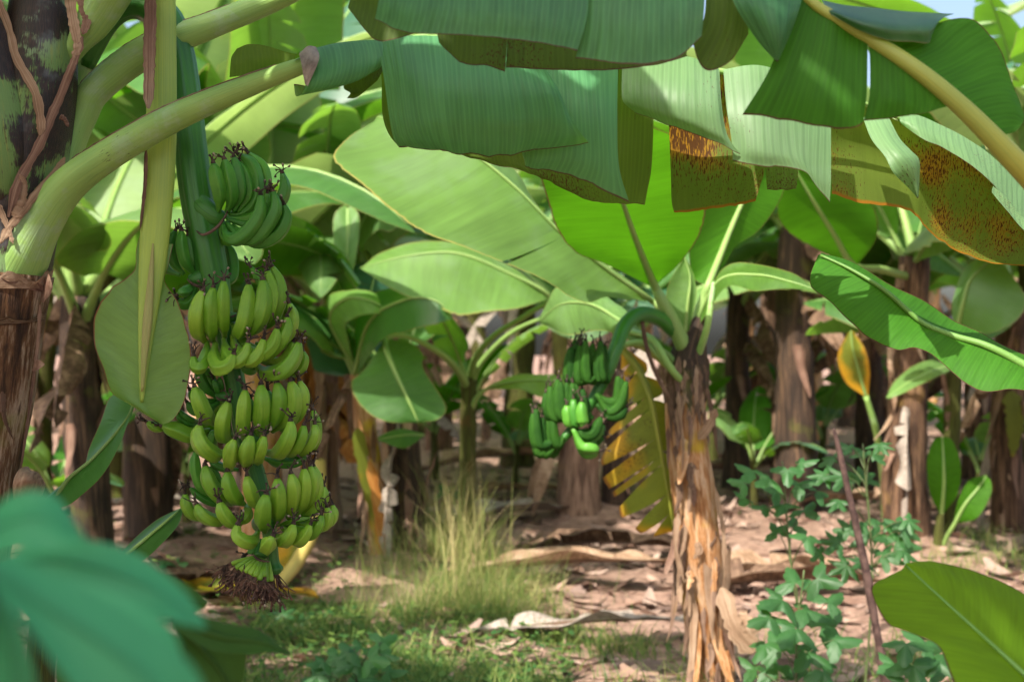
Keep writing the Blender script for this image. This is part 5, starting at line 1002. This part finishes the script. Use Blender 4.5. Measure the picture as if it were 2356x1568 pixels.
leafpx(c, [(2200, 770, 8.6), (2215, 700, 8.5), (2235, 640, 8.5), (2290, 590, 8.5)], [(2196, 768, 8.6), (2190, 690, 8.6), (2225, 610, 8.6), (2286, 584, 8.5)], [(2204, 770, 8.6), (2300, 760, 8.3), (2360, 690, 8.2), (2300, 594, 8.5)], 'leaf_blue', None, 53.1, ribw=7); adopt(c)
c, _ = bplant('slim banana plant with green stem between the dark shaggy stem and the right edge', base_of(2175, 1290), P3([2180, 2188, 2192, 2196], 9.4, [1180, 1030, 900, 830]), .065, .05, 'bark_green', 4, 26, L=(1.0, 1.4), ndead=0, nstrip=2, azr=(.2, 3.2))
leafpx(c, [(2205, 838, 9.2), (2150, 852, 8.8), (2090, 880, 8.6), (2040, 915, 8.5)], [(2205, 834, 9.2), (2140, 830, 9.), (2080, 858, 8.8), (2038, 912, 8.5)], [(2206, 842, 9.2), (2150, 872, 8.6), (2090, 900, 8.5), (2042, 918, 8.5)], 'leaf_bg2', None, 54.1, ribw=5); adopt(c)
c, _ = bplant('banana plant with yellow-patched brown stem at the right edge', base_of(2318, 1255), P3([2318, 2316, 2320, 2330], 10.0, [1140, 1000, 880, 700]), .12, .095, 'bark', 5, 27, L=(1.9, 2.5), ndead=4, nstrip=10, azr=(.2, 3.4), mats=('leaf_blue', 'leaf_bg')); 
mb = MB(); ribbon(mb, [(2325, 900, 9.85), (2335, 970, 9.85), (2330, 1050, 9.87)], 40, 20, 3., n=24); mb.build('dry_sheath', M['leaf_yellow'], c); adopt(c)
# ---- young sucker with two upright leaves
c = empty('banana_sucker', base_of(2160, 1305), 'young sucker with two upright oval green leaves right of the dark shaggy stem', 'banana sucker', 'banana suckers')
mb = MB(); tubepx(mb, [(2158, 1320, 9.1, 16), (2160, 1240, 9.1, 13), (2164, 1180, 9.1, 8)], 16, 12); mb.build('trunk', M['bark_green'], c)
leafpx(c, [(2166, 1185, 9.1), (2172, 1120, 9.05), (2171, 1060, 9.05), (2168, 1004, 9.1)], [(2164, 1184, 9.1), (2138, 1130, 9.05), (2132, 1060, 9.05), (2148, 1012, 9.08), (2166, 1003, 9.1)], [(2170, 1186, 9.1), (2206, 1130, 9.05), (2211, 1065, 9.05), (2192, 1012, 9.08), (2170, 1003, 9.1)], 'leaf_glow', [(2162, 1230, 9.1, 6)], 61.1, ribw=5)
leafpx(c, [(2196, 1205, 9.), (2220, 1160, 8.95), (2248, 1125, 8.95), (2270, 1094, 9.)], [(2194, 1202, 9.), (2204, 1150, 8.95), (2230, 1105, 8.95), (2268, 1092, 9.)], [(2200, 1206, 9.), (2248, 1190, 8.9), (2278, 1140, 8.9), (2282, 1110, 8.95), (2272, 1096, 9.)], 'leaf_glow', [(2166, 1270, 9.1, 5), (2178, 1235, 9.05, 5)], 62.1, ribw=5); adopt(c)
# ---- thin yellow-leaved sucker
c = empty('banana_sucker', base_of(2040, 1250), 'thin sucker with a yellow and green drooping leaf left of the dark shaggy stem', 'banana sucker', 'banana suckers')
mb = MB(); tubepx(mb, [(2040, 1260, 9.9, 11), (2034, 1120, 9.7, 9), (2018, 1000, 9.5, 8), (1992, 910, 9.4, 6)], 24, 10); mb.build('trunk', M['petiole'], c)
leafpx(c, [(1992, 910, 9.4), (1975, 850, 9.35), (1962, 800, 9.3), (1958, 760, 9.3)], [(1990, 912, 9.4), (1945, 880, 9.4), (1926, 820, 9.35), (1950, 765, 9.3)], [(1998, 908, 9.4), (2002, 850, 9.3), (1990, 800, 9.3), (1962, 760, 9.3)], 'leaf_yellow', None, 63.1, ribw=4); adopt(c)

# ---- rows further back: four prototypes, then copies
def proto(seed, bark, H, r0, r1, nleaf, mats, ndead):
    rs = random.Random(seed); lean = rs.uniform(-.12, .12)
    r, _ = bplant('x', (0, 0, 0), [(lean * .3, 0, H * .35), (lean * .7, .02, H * .7), (lean, 0, H)], r0, r1, bark, nleaf, seed, L=(1.5, 2.5), mats=mats, ndead=ndead, nstrip=5, mound=0, W_=(.5, .72), p0=(.7, 1.48))
    MOUNDS.pop(); adopt(r); clean_marks(); return r
protos = [proto(101, 'bark', 1.75, .14, .10, 15, ('leaf_bg3', 'leaf_bg2', 'leaf_blue', 'leaf_bg3'), 5), proto(102, 'bark_dark', 1.55, .12, .09, 14, ('leaf_bg3', 'leaf_bg2', 'leaf_bg'), 4),
          proto(103, 'bark_green', 1.9, .15, .11, 13, ('leaf_bg', 'leaf_bg2', 'leaf_blue'), 7), proto(104, 'bark_or', 1.4, .10, .075, 13, ('leaf_bg3', 'leaf_blue', 'leaf_bg2'), 3)]
clean_marks()
BACK = []
rs = random.Random(21)
def put(px, d, k, label, sc_=1., rz=None, group=GROUP):
    BACK.append((px, d, k, label, sc_, rz if rz is not None else rs.uniform(0, 6.28), group))
NAMED = [ # px, distance, prototype, label
 (215, 8.2, 1, 'banana plant just right of the near blotched stem, its leaves filling the gap'),
 (262, 13.0, 2, 'blurred shaggy brown-stemmed banana plant low behind the flag leaf'),
 (385, 15.5, 0, 'blurred dark-stemmed banana plant behind the lower left of the near bunch'),
 (560, 12.5, 1, 'pale sunlit banana plant directly behind the top hands of the near bunch'),
 (470, 18.5, 3, 'pale blurred banana plant seen between the two arching leaf stalks'),
 (650, 20.0, 2, 'blurred banana plant behind the top of the shaggy reddish stem'),
 (1190, 16.5, 2, 'pinkish-stemmed banana plant behind and right of the slim middle stem'),
 (1010, 19.0, 0, 'blurred banana plant behind the gap between dark grey-brown stem and slim stem'),
 (1500, 18.0, 3, 'blurred banana plant behind the yellowing hanging leaf'),
 (1700, 14.0, 1, 'blurred banana plant with thin dark stem close behind the middle plant on its right'),
 (1775, 16.5, 0, 'thick dark-stemmed banana plant midway between the middle plant and the dark shaggy stem'),
 (1885, 19.0, 3, 'reddish-stemmed banana plant behind the tip of the folded green leaf'),
 (1950, 24.0, 1, 'far blurred banana plant behind the thin yellow-leaved sucker'),
 (2250, 15.0, 0, 'blurred banana plant behind the slim green stem near the right edge'),
 (2480, 7.8, 0, 'blurred banana plant at the right edge behind the rusty hanging leaf'),
 (1830, 12.0, 1, 'blurred banana plant behind the backlit leaves, right of the middle plant'),
 (600, 9.8, 3, 'bright blurred banana plant straight behind the near bunch'),
 (900, 12.8, 3, 'blurred bright-leaved banana plant behind the pair of leaning stems'),
 (60, 11.5, 2, 'blurred banana plant half hidden by the near blotched stem'),
 (1575, 21.0, 2, 'blurred banana plant straight behind the peeling orange stem'),
 (2010, 13.5, 1, 'blurred banana plant just left of and behind the dark shaggy stem'),
 (2400, 12.5, 2, 'blurred banana plant behind the yellow-patched stem at the right edge'),
 (350, 10.5, 1, 'blurred bright banana plant framed by the arching stalks and the flag leaf'),
]
for q in NAMED: put(*q, (.95 + .022 * q[1]) * (1.3 if 330 < q[0] < 660 or q[0] == 1830 else 1.))
ordn = ['first', 'second', 'third', 'fourth', 'fifth', 'sixth', 'seventh', 'eighth', 'ninth', 'tenth', 'eleventh', 'twelfth', 'thirteenth', 'fourteenth', 'fifteenth']
for row, (d, n, lab) in enumerate([(22., 6, 'far row of blurred banana plants'), (28., 8, 'second farthest row of blurred banana plants'), (36., 12, 'farthest row of blurred banana plants')]):
    for i in range(n):
        px = -150 + (2356 + 300) * (i + .5) / n + rs.uniform(-50, 50)
        put(px, d + rs.uniform(-1.8, 1.8), rs.randint(0, 3), f'{ordn[i]} plant from the left in the {lab}', rs.uniform(1.2, 1.45) * (1., 1.2, 1.5)[row])
for x, y, k, s_ in ((-2.8, .9, 0, 1.4), (-1.95, -.3, 2, 1.45), (4.6, 6.2, 0, 1.2), (-3.3, 4.7, 1, 1.2)):  # unseen plants added for the shade they cast into view
    BACK.append((None, (x, y), k, 'unseen banana plant added outside the picture to shade it', s_, rs.uniform(0, 6.28), 'shade plants added outside the picture'))
# low suckers between the rows
ps, _ = bplant('x', (0, 0, 0), [(0, 0, .15), (.01, 0, .3), (.02, 0, .42)], .035, .022, 'bark_green', 5, 140, L=(.7, 1.15), mats=('leaf_bg', 'leaf_glow', 'leaf_bg2', 'leaf_blue'), ndead=0, nstrip=0, mound=0, W_=(.2, .32), p0=(.8, 1.4), name='banana_sucker', group='banana suckers', cat='banana sucker'); MOUNDS.pop(); adopt(ps); clean_marks()
for i, (px, d, s_, lab) in enumerate([(1185, 14.0, 1.1, 'low sucker on the litter between the slim stem and the pinkish clump'), (1510, 13.0, 1.2, 'low sucker behind the yellowing hanging leaf'), (1735, 12.2, 1.1, 'low sucker behind the bright tips of the tall lobed weed'),
      (1890, 14.5, 1.4, 'low sucker behind the top of the dead stick'), (430, 11.5, 1.2, 'low sucker behind the lowest left hand of the near bunch'), (130, 9.5, 1.2, 'low sucker just right of the foot of the near blotched stem'), (2250, 12.0, 1.1, 'low sucker behind the two upright oval leaves'),
      (1000, 15.0, 1.5, 'low sucker far behind the gap left of the slim stem'), (2010, 16.5, 1.6, 'low sucker far behind the thin yellow-leaved sucker'), (1640, 17.0, 1.7, 'low sucker far behind the peeling orange stem'), (640, 12.5, 1.3, 'low sucker behind the lower hands of the near bunch')]):
    r = ps if i == 0 else copy_tree(ps); p = at(px, 784, d); r.location = (p[0], p[1], hz(p[0], p[1]) - .02); r.rotation_euler = (0, 0, i * 2.1); r.scale = (s_,) * 3; r['label'] = lab
used = set()
for px, d, k, label, s_, rz, grp in BACK:
    r = protos[k] if k not in used else copy_tree(protos[k]); used.add(k)
    p = np.array([d[0], d[1], 0]) if px is None else at(px, 784, d)
    r.location = (p[0], p[1], hz(p[0], p[1]) - .02); r.rotation_euler = (0, 0, rz); r.scale = (s_, s_, s_)
    r['label'] = label; r['category'] = 'banana plant'; r['group'] = grp
# ------------------------------------------------------------------ ground sheet
def ground():
    xs = np.sinh(np.linspace(-4.2, 4.2, 260)) / np.sinh(4.2) * 90
    ys = -12 + (np.sinh(np.linspace(-1.2, 4.2, 300)) - np.sinh(-1.2)) / (np.sinh(4.2) - np.sinh(-1.2)) * 150
    V = []; 
    for x in xs:
        for y in ys: V.append((x, y, hz(x, y) if y < 40 and abs(x) < 25 else 0))
    mb = MB(); mb.add(V, quads(len(xs), len(ys), flip=True), np.zeros((len(V), 2)))
    k = NT('soil'); ob = k.obj()
    n1 = k.noise(ob, 1.3, 5., .65); n2 = k.noise(ob, 9., 6., .7); n3 = k.noise(ob, 55., 3., .7)
    c = k.mix(k.step(n2, .3, .7), (.20, .12, .09), (.42, .28, .215))
    c = k.mix(k.math('MULTIPLY', k.step(n1, .5, .7), .6), c, (.20, .125, .09))
    c = k.mix(k.math('MULTIPLY', k.step(n3, .56, .72), .5), c, (.48, .36, .28))
    o = mb.build('ground', k.done(k.bsdf(c, .9, .15, k.bump(k.math('ADD', n2, k.math('MULTIPLY', n3, .4)), .9, .04)))); o['kind'] = 'structure'
ground()

def scatter(n, y0, y1, dens=None, margin=.8):
    """random ground points spread evenly over the part of the ground in view"""
    out = []
    while len(out) < n:
        y = math.sqrt(RNG.uniform(y0 * y0, y1 * y1)); x = RNG.uniform(-1, 1) * (.37 * y + margin)
        if dens is None or RNG.random() < dens(x, y): out.append((x, y))
    return out
# leaf litter
def litter():
    mb = MB(); r = random.Random(3)
    pts = scatter(7000, 3.6, 15, lambda x, y: .35 + .65 * (noise.noise(Vector((x * .8, y * .8, 3))) > -.1)) + scatter(2600, 15, 36)
    for i, (x, y) in enumerate(pts):
        L = r.choice((.04, .06, .08, .11, .15, .22)) * r.uniform(.7, 1.4) * (1 if y < 15 else 1.5); w = L * r.uniform(.05, .2); a = r.uniform(0, 6.28)
        ca, sa = math.cos(a), math.sin(a); z0 = hz(x, y) + .006; cu = r.uniform(-.4, 1.4) * L * .35; tw = r.uniform(-1.2, 1.2); u = r.random(); ro = r.uniform(-.5, .5)
        V = []
        for q in range(6):
            t = q / 5; ww = w * math.sin(math.pi * (.12 + .8 * t)); zz = z0 + r.uniform(0, .01) + abs(cu) * (t - .4) ** 2 * 1.6 + .02 * L
            for s in (-1, 0, 1):
                aa = ro + tw * (t - .5); V.append((x + ca * (t - .5) * L - sa * s * ww * math.cos(aa), y + sa * (t - .5) * L + ca * s * ww * math.cos(aa), zz + s * ww * math.sin(aa) + (.3 * ww if s else 0)))
        mb.add(V, quads(6, 3), [(u, .5)] * 18)
    o = mb.build('leaf_litter', uvcol_mat('litter', [(0., (.045, .028, .022)), (.2, (.22, .13, .095)), (.4, (.40, .27, .21)), (.55, (.10, .06, .045)), (.7, (.30, .21, .175)), (.86, (.42, .30, .24)), (1., (.08, .048, .034))], .8, .1)); o['kind'] = 'stuff'
litter()
# grass and low ground cover
def gp(px, py): d = gd(py); return (px - 1178) * S * d, d
def grass():
    mb = MB(); r = random.Random(5)
    def blade_(x, y, h, w, u, lean):
        a = r.uniform(0, 6.28); z = hz(x, y) - .01; ca, sa = math.cos(a), math.sin(a); V = []; b = r.uniform(0, 6.28); cb, sb = math.cos(b) * w, math.sin(b) * w
        for q in range(5):
            t = q / 4; o = lean * h * t * t; ww = (1 - t) ** .7
            for s in (-1, 1): V.append((x + ca * o + cb * s * ww, y + sa * o + sb * s * ww, z + h * (t - .35 * lean * t * t)))
        mb.add(V, quads(5, 2), [(u, .5)] * 10)
    def region(n, px0, px1, py0, py1, h0, h1, w=.003, u=(.2, .7), lean=(.2, 1.), clump=.0):
        k = 0; cs = [gp(r.uniform(px0, px1), r.uniform(py0, py1)) for _ in range(max(4, n // 45))]
        while k < n:
            if clump and r.random() < clump:
                c = r.choice(cs); x, y = r.gauss(c[0], .09), r.gauss(c[1], .09)
            else: x, y = gp(r.gauss((px0 + px1) / 2, (px1 - px0) * .33), r.uniform(py0, py1))
            if noise.noise(Vector((x * 1.6, y * 1.6, 11))) < -.02: 
                if r.random() < .85: continue
            blade_(x, y, r.uniform(h0, h1), w * r.uniform(.6, 1.5), r.uniform(*u), r.uniform(*lean)); k += 1
    region(2600, 860, 1240, 1300, 1440, .15, .42, .0018, (.3, .85), (.1, .9), .5)
    region(260, 1010, 1120, 1330, 1420, .45, .85, .003, (.55, .95), (.05, .5), .3)
    region(4400, 480, 1200, 1400, 1640, .05, .16, .004, (.1, .6), (.3, 1.2), .3)
    region(4800, 560, 1340, 1450, 1760, .06, .20, .0035, (.15, .75), (.3, 1.2), .3)
    region(700, 420, 900, 1330, 1450, .04, .12, .003, (.1, .6), (.3, 1.2), .5)
    region(500, 1300, 1700, 1440, 1720, .05, .22, .003, (.2, .8), (.4, 1.3), .7)
    region(700, 2150, 2420, 1265, 1360, .06, .22, .003, (.3, .8), (.3, 1.), .5)
    region(600, 1780, 2250, 1450, 1720, .06, .25, .003, (.2, .7), (.4, 1.2), .6)
    region(350, 1000, 1450, 1040, 1110, .05, .15, .004, (.1, .5), (.3, 1.), .6)
    region(500, 1700, 2356, 1010, 1200, .05, .16, .004, (.1, .6), (.3, 1.), .8)
    region(300, 150, 500, 1180, 1400, .05, .15, .004, (.1, .6), (.3, 1.), .8)
    # broad little ground-cover leaves among the grass
    for (n, px0, px1, py0, py1) in ((2200, 480, 1320, 1430, 1700), (250, 560, 820, 1320, 1440), (160, 1000, 1250, 1080, 1200), (150, 350, 520, 1270, 1400)):
        for _ in range(n):
            x, y = gp(r.uniform(px0, px1), r.uniform(py0, py1)); z = hz(x, y) + r.uniform(.01, .09); l = r.uniform(.012, .035); a = r.uniform(0, 6.28); ca, sa = math.cos(a) * l, math.sin(a) * l; tz = r.uniform(-.3, .6) * l
            mb.add([(x - ca, y - sa, z), (x - sa * .55, y + ca * .55, z + .2 * l), (x + ca, y + sa, z + tz), (x + sa * .55, y - ca * .55, z + .2 * l)], [(0, 1, 2, 3)], [(r.uniform(.05, .55), .5)] * 4)
    o = mb.build('grass', uvcol_mat('grass_blades', [(0., (.03, .11, .035)), (.3, (.09, .19, .045)), (.55, (.19, .28, .06)), (.75, (.38, .36, .14)), (1., (.50, .40, .22))], .6, .4)); o['kind'] = 'stuff'
grass()
# ------------------------------------------------------------------ weeds
def lobed(mb, c, nrml, dirv, size, nl, rs, fold=.25):
    n = nrm(np.array(nrml, float)); d = np.array(dirv, float); d = nrm(d - n * d.dot(n)); b = np.cross(n, d); K = 45; V = [np.array(c)]; UV = [(0, 0)]
    ths = np.linspace(-2.6, 2.6, K); cent = np.linspace(-1.75, 1.75, nl)
    for ring in (.4, .75, 1.):
        for th in ths:
            q = np.min(np.abs(th - cent)); lobe = max(0, 1 - q / (1.9 / nl)); rr = (.42 + .58 * lobe ** .8) * (1 - .16 * abs(th) / 2.6) * (1 + .06 * math.sin(th * 19))
            rr *= size * ring if ring > .8 else size * ring * (.75 + .25)
            if ring < .8: rr = min(rr, size * ring * (.42 + .58 * lobe ** .8) * 1.25)
            V.append(np.array(c) + d * rr * math.cos(th) + b * rr * math.sin(th) + n * (-fold * size * ring * ring * (.6 + .4 * lobe) + .05 * size * math.cos(th * nl * 1.7) * ring)); UV.append((th * .05, ring * .96))
    F = [(0, 1 + i, 2 + i) for i in range(K - 1)]
    for g in range(2):
        for i in range(K - 1): a = 1 + g * K + i; F.append((a, a + K, a + K + 1, a + 1))
    mb.add(V, F, UV)
def weed(label, base, top, leaves, seed, size=.085, mat='weed', lit=(), nl=3, stem=.006):
    rs = random.Random(seed); b = at(*base); b[2] = hz(b[0], b[1]); root = empty('weed_plant', b, label, 'weed', 'leafy weeds'); t = at(*top)
    m = (b + t) / 2 + np.array([rs.uniform(-.04, .04), 0, 0]); P = cr(np.array([b - [0, 0, .03], m, t]), 20)
    mb = MB(); tube(mb, P, np.linspace(stem, stem * .45, 20), 8); mb.build('stem', M['weed_stem'], root)
    for i, (x, y, s) in enumerate(leaves):
        c = at(x, y, top[2] + rs.uniform(-.15, .15)); j = np.argmin(np.abs(P[:, 2] - (c[2] - .10))); a = P[j]
        mb = MB(); nn = (rs.uniform(-.5, .5), -rs.uniform(.2, .9), rs.uniform(.6, 1.)); dr = c - a; dr = dr + np.array([0, -.02, -.04]); lobed(mb, c, nn, dr, size * s * 1.1, nl, rs)
        o = mb.build('leaf', M['weed_lit' if i in lit else mat], root)
        q = cr(np.array([a, (a + c) / 2 + [0, 0, .02], c]), 8); mb = MB(); tube(mb, q, np.linspace(.0026, .0016, 8), 6); mb.build('leaf_stalk', M['weed_stem'], o)
    adopt(root)
rs = random.Random(77)
weed('tall lobed-leaf weed with bright tips left of the dead stick', (1890, 1660, 5.4), (1800, 1060, 5.4), [(1735, 1085, 1.1), (1712, 1110, .8), (1770, 1100, 1.), (1812, 1080, .9), (1722, 1150, .9), (1790, 1130, 1.), (1840, 1065, .9), (1830, 1115, 1.1), (1800, 1160, 1.), (1760, 1165, .8), (1850, 1175, 1.), (1880, 1130, .9), (1820, 1210, .9), (1790, 1225, .8), (1860, 1235, 1.)], 1, .075, lit=(0, 1, 2, 4), nl=3)
weed('tallest lobed-leaf weed standing behind the dead stick', (1985, 1650, 5.6), (1985, 1020, 5.6), [(1920, 1050, 1.), (1960, 1030, .8), (2000, 1045, 1.), (1945, 1095, 1.1), (1900, 1090, .9), (2025, 1020, .8), (1985, 1100, 1.), (1930, 1150, .9), (2030, 1205, 1.2), (2075, 1215, 1.1), (2060, 1245, 1.3), (2090, 1195, .8), (2000, 1235, 1.1), (1960, 1215, 1.), (1930, 1245, 1.), (2030, 1275, 1.2), (1990, 1290, 1.), (2080, 1265, .9), (1890, 1270, .8), (1950, 1300, 1.)], 2, .08, nl=5)
weed('bushy low weed with overlapping lobed leaves right of the orange stem', (1840, 1680, 5.1), (1850, 1310, 5.1), [(1830, 1340, 1.1), (1880, 1330, 1.), (1800, 1380, 1.2), (1850, 1400, 1.2), (1905, 1385, 1.), (1770, 1420, 1.), (1830, 1445, 1.3), (1890, 1440, 1.2), (1800, 1490, 1.1), (1760, 1480, 1.), (1860, 1500, 1.2), (1920, 1470, 1.1), (1790, 1540, 1.1), (1850, 1555, 1.), (1740, 1540, .9), (1895, 1545, 1.)], 3, .085, nl=3, lit=(14,))
weed('small weed with pointed leaves at the bottom, right of the dead stick', (2110, 1680, 5.0), (2105, 1470, 5.0), [(2085, 1480, 1.1), (2130, 1485, 1.2), (2160, 1520, 1.), (2100, 1530, 1.2), (2060, 1530, 1.), (2140, 1555, 1.1), (2080, 1570, 1.)], 4, .085, nl=3)
weed('low rounded bushy weed at the bottom edge right of the bunch', (815, 1640, 5.6), (815, 1490, 5.6), [(880, 1475, 1.), (860, 1490, .9), (830, 1490, 1.), (800, 1500, 1.), (770, 1510, 1.), (742, 1520, .9), (850, 1515, 1.1), (820, 1525, 1.1), (790, 1535, 1.1), (760, 1545, 1.), (880, 1505, .9), (730, 1550, .9), (840, 1550, 1.), (890, 1545, 1.), (870, 1565, 1.1), (720, 1568, 1.), (800, 1570, 1.)], 5, .075, nl=3, lit=(0, 2, 4, 6, 8, 10, 12, 13, 16))
weed('small five-lobed weed on the litter below the fallen yellow stalk', (650, 1465, 7.0), (650, 1415, 7.0), [(620, 1425, 1.), (650, 1415, 1.), (690, 1430, 1.1), (640, 1445, 1.), (600, 1440, .8), (670, 1450, 1.)], 6, .07, nl=5)
weed('small green weed below the dark sucker leaf', (395, 1330, 8.2), (395, 1290, 8.2), [(380, 1290, 1.), (400, 1300, 1.2), (370, 1310, 1.), (410, 1315, 1.)], 7, .07, nl=3, lit=(1,))
weed('small weed on the litter just right of the slim stem', (1030, 1150, 12.5), (1040, 1125, 12.5), [(1020, 1128, 1.), (1050, 1130, 1.), (1035, 1140, 1.)], 8, .11, nl=3)
# dead stick
st = MB(); d = 5.3; gy = 784 + HCAM / (S * d)
tubepx(st, [(2068, gy + 10, d, 11), (2030, 1520, d, 10), (1998, 1340, d, 9.5), (1972, 1220, d, 9), (1950, 1120, d, 8), (1932, 1040, d, 6.5), (1918, 985, d, 4)], 50, 10, rough=.35)
tag(st.build('dead_stick', M['stick']), 'thin dark dead stick leaning among the weeds at the lower right', 'stick')

# ------------------------------------------------------------------ fallen leaves and stalks
def fallen(label, px, py, L, Wd, az, mat, seed, bend=.1, name='fallen_leaf', fold=.3):
    d = gd(py); p = at(px, py, d); p[2] = hz(p[0], p[1]) + .03; root = empty(name, p, label, 'fallen leaf', 'fallen dead leaves')
    q = p - np.array([math.cos(az), math.sin(az), 0]) * L / 2
    o = rand_leaf(root, q, az, .18, L, Wd, .36, mat, seed, 'leaf_blade', 4, .4, fold, 0, .06, 40, True, .02, 'yellow_stalk' if mat == 'leaf_yellow' else 'bark_pink'); adopt(root)
FL = [('long tan fallen leaf lying across the ground left of the orange stem', 1340, 1345, 2.1, .34, .06, 'dry', 1), ('curled grey-brown fallen leaf on the ground behind the tall grass', 1190, 1215, 1.3, .4, .25, 'dry_gr', 2),
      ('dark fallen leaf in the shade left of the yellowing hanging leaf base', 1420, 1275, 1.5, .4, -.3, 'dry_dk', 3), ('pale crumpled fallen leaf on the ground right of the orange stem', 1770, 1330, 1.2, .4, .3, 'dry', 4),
      ('long fallen leaf at the bottom, just left of the orange stem foot', 1390, 1470, 1.4, .2, .05, 'dry_gr', 5), ('dark crumpled fallen leaf under the lobed weeds', 1840, 1370, 1.2, .4, -.2, 'dry_dk', 6),
      ('brown fallen leaf heap beneath the last flowers of the near bunch', 480, 1370, 1.2, .5, .5, 'dry_dk', 7), ('yellow fallen leaf lying beneath the near bunch', 560, 1390, 1.0, .3, -.2, 'leaf_yellow', 8),
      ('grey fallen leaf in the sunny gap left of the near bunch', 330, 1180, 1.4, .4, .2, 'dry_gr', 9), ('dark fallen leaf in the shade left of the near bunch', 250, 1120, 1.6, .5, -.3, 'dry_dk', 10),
      ('tan fallen leaf by the pinkish clump of stems', 1240, 1150, 1.4, .3, -.5, 'dry', 11), ('fallen leaf lying between dark shaggy stem and dead stick', 1960, 1180, 1.5, .4, .2, 'dry', 12),
      ('brown fallen leaf in the middle distance right of the orange stem', 1730, 1100, 2.0, .5, .2, 'dry_dk', 13), ('pale fallen leaf far back between the brown stems', 1840, 1060, 2.0, .5, -.2, 'dry_gr', 14),
      ('tan fallen leaf beyond the slim middle stem', 1160, 1080, 2.0, .45, .4, 'dry', 15), ('fallen leaf on the sunny ground at the right edge', 2260, 1190, 1.5, .4, .1, 'dry', 16)]
for k, q in enumerate(FL): fallen(*q)
fy = empty('fallen_leaf', at(600, 1390, 7.8), 'bent pale yellow leaf stalk arching to the ground behind the near bunch', 'fallen leaf', 'fallen dead leaves')
mb = MB(); tubepx(mb, [(735, 1060, 8.6, 15), (735, 1140, 8.5, 17), (722, 1210, 8.4, 18), (690, 1280, 8.2, 18), (640, 1345, 8.0, 17), (580, 1400, 7.8, 13), (520, 1440, 7.7, 8)], 50, 14, sect=petiole_sect, rough=.1); o = mb.build('midrib', M['yellow_stalk'], fy)
mb = MB(); patch(mb, [[(716, 1210, 8.35), (690, 1190, 8.4), (670, 1200, 8.45)], [(690, 1270, 8.2), (660, 1250, 8.3), (640, 1250, 8.35)], [(640, 1335, 8.0), (610, 1330, 8.1), (590, 1340, 8.15)], [(575, 1395, 7.8), (560, 1390, 7.9), (545, 1395, 7.95)]], 30, 8, wav=.03); mb.build('leaf_blade', M['leaf_yellow'], fy)
adopt(fy); clean_marks()

# ------------------------------------------------------------------ sky, sun, camera
SUN = np.array([-.36, -.55, .755]); SUN /= np.linalg.norm(SUN)
w = bpy.data.worlds.new('World'); sc.world = w; w.use_nodes = True; nt = w.node_tree
sky = nt.nodes.new('ShaderNodeTexSky'); sky.sky_type = 'NISHITA'; sky.sun_disc = False
sky.sun_elevation = math.asin(SUN[2]); sky.sun_rotation = math.atan2(SUN[0], SUN[1]); sky.air_density = 1.; sky.dust_density = 5.; sky.ozone_density = 1.
nt.links.new(sky.outputs[0], nt.nodes['Background'].inputs[0]); nt.nodes['Background'].inputs[1].default_value = SKY_STRENGTH
ld = bpy.data.lights.new('sun', 'SUN'); ld.energy = SUN_STRENGTH; ld.angle = R_(.53); ld.color = (1., .93, .82)
lo = bpy.data.objects.new('sun', ld); COL.objects.link(lo); lo.rotation_euler = Vector(-SUN).to_track_quat('-Z', 'Y').to_euler(); lo.location = (-6, -2, 9)
cd = bpy.data.cameras.new('camera'); co = bpy.data.objects.new('camera', cd); COL.objects.link(co); sc.camera = co
co.location = (0, 0, HCAM); co.rotation_euler = (R_(90), 0, 0); cd.lens = 50; cd.sensor_width = 36; cd.clip_start = .05; cd.clip_end = 500
cd.dof.use_dof = True; cd.dof.focus_distance = 2.88; cd.dof.aperture_fstop = FSTOP; cd.dof.aperture_blades = 0
sc.view_settings.view_transform = 'Standard'; sc.view_settings.look = 'None'; sc.view_settings.gamma = 1.; sc.view_settings.use_curve_mapping = False; sc.view_settings.exposure = EXPOSURE
sc.cycles.use_denoising = True; sc.cycles.max_bounces = 10; sc.cycles.transmission_bounces = 8; sc.cycles.diffuse_bounces = 5; sc.cycles.use_adaptive_sampling = True; sc.cycles.adaptive_threshold = .015
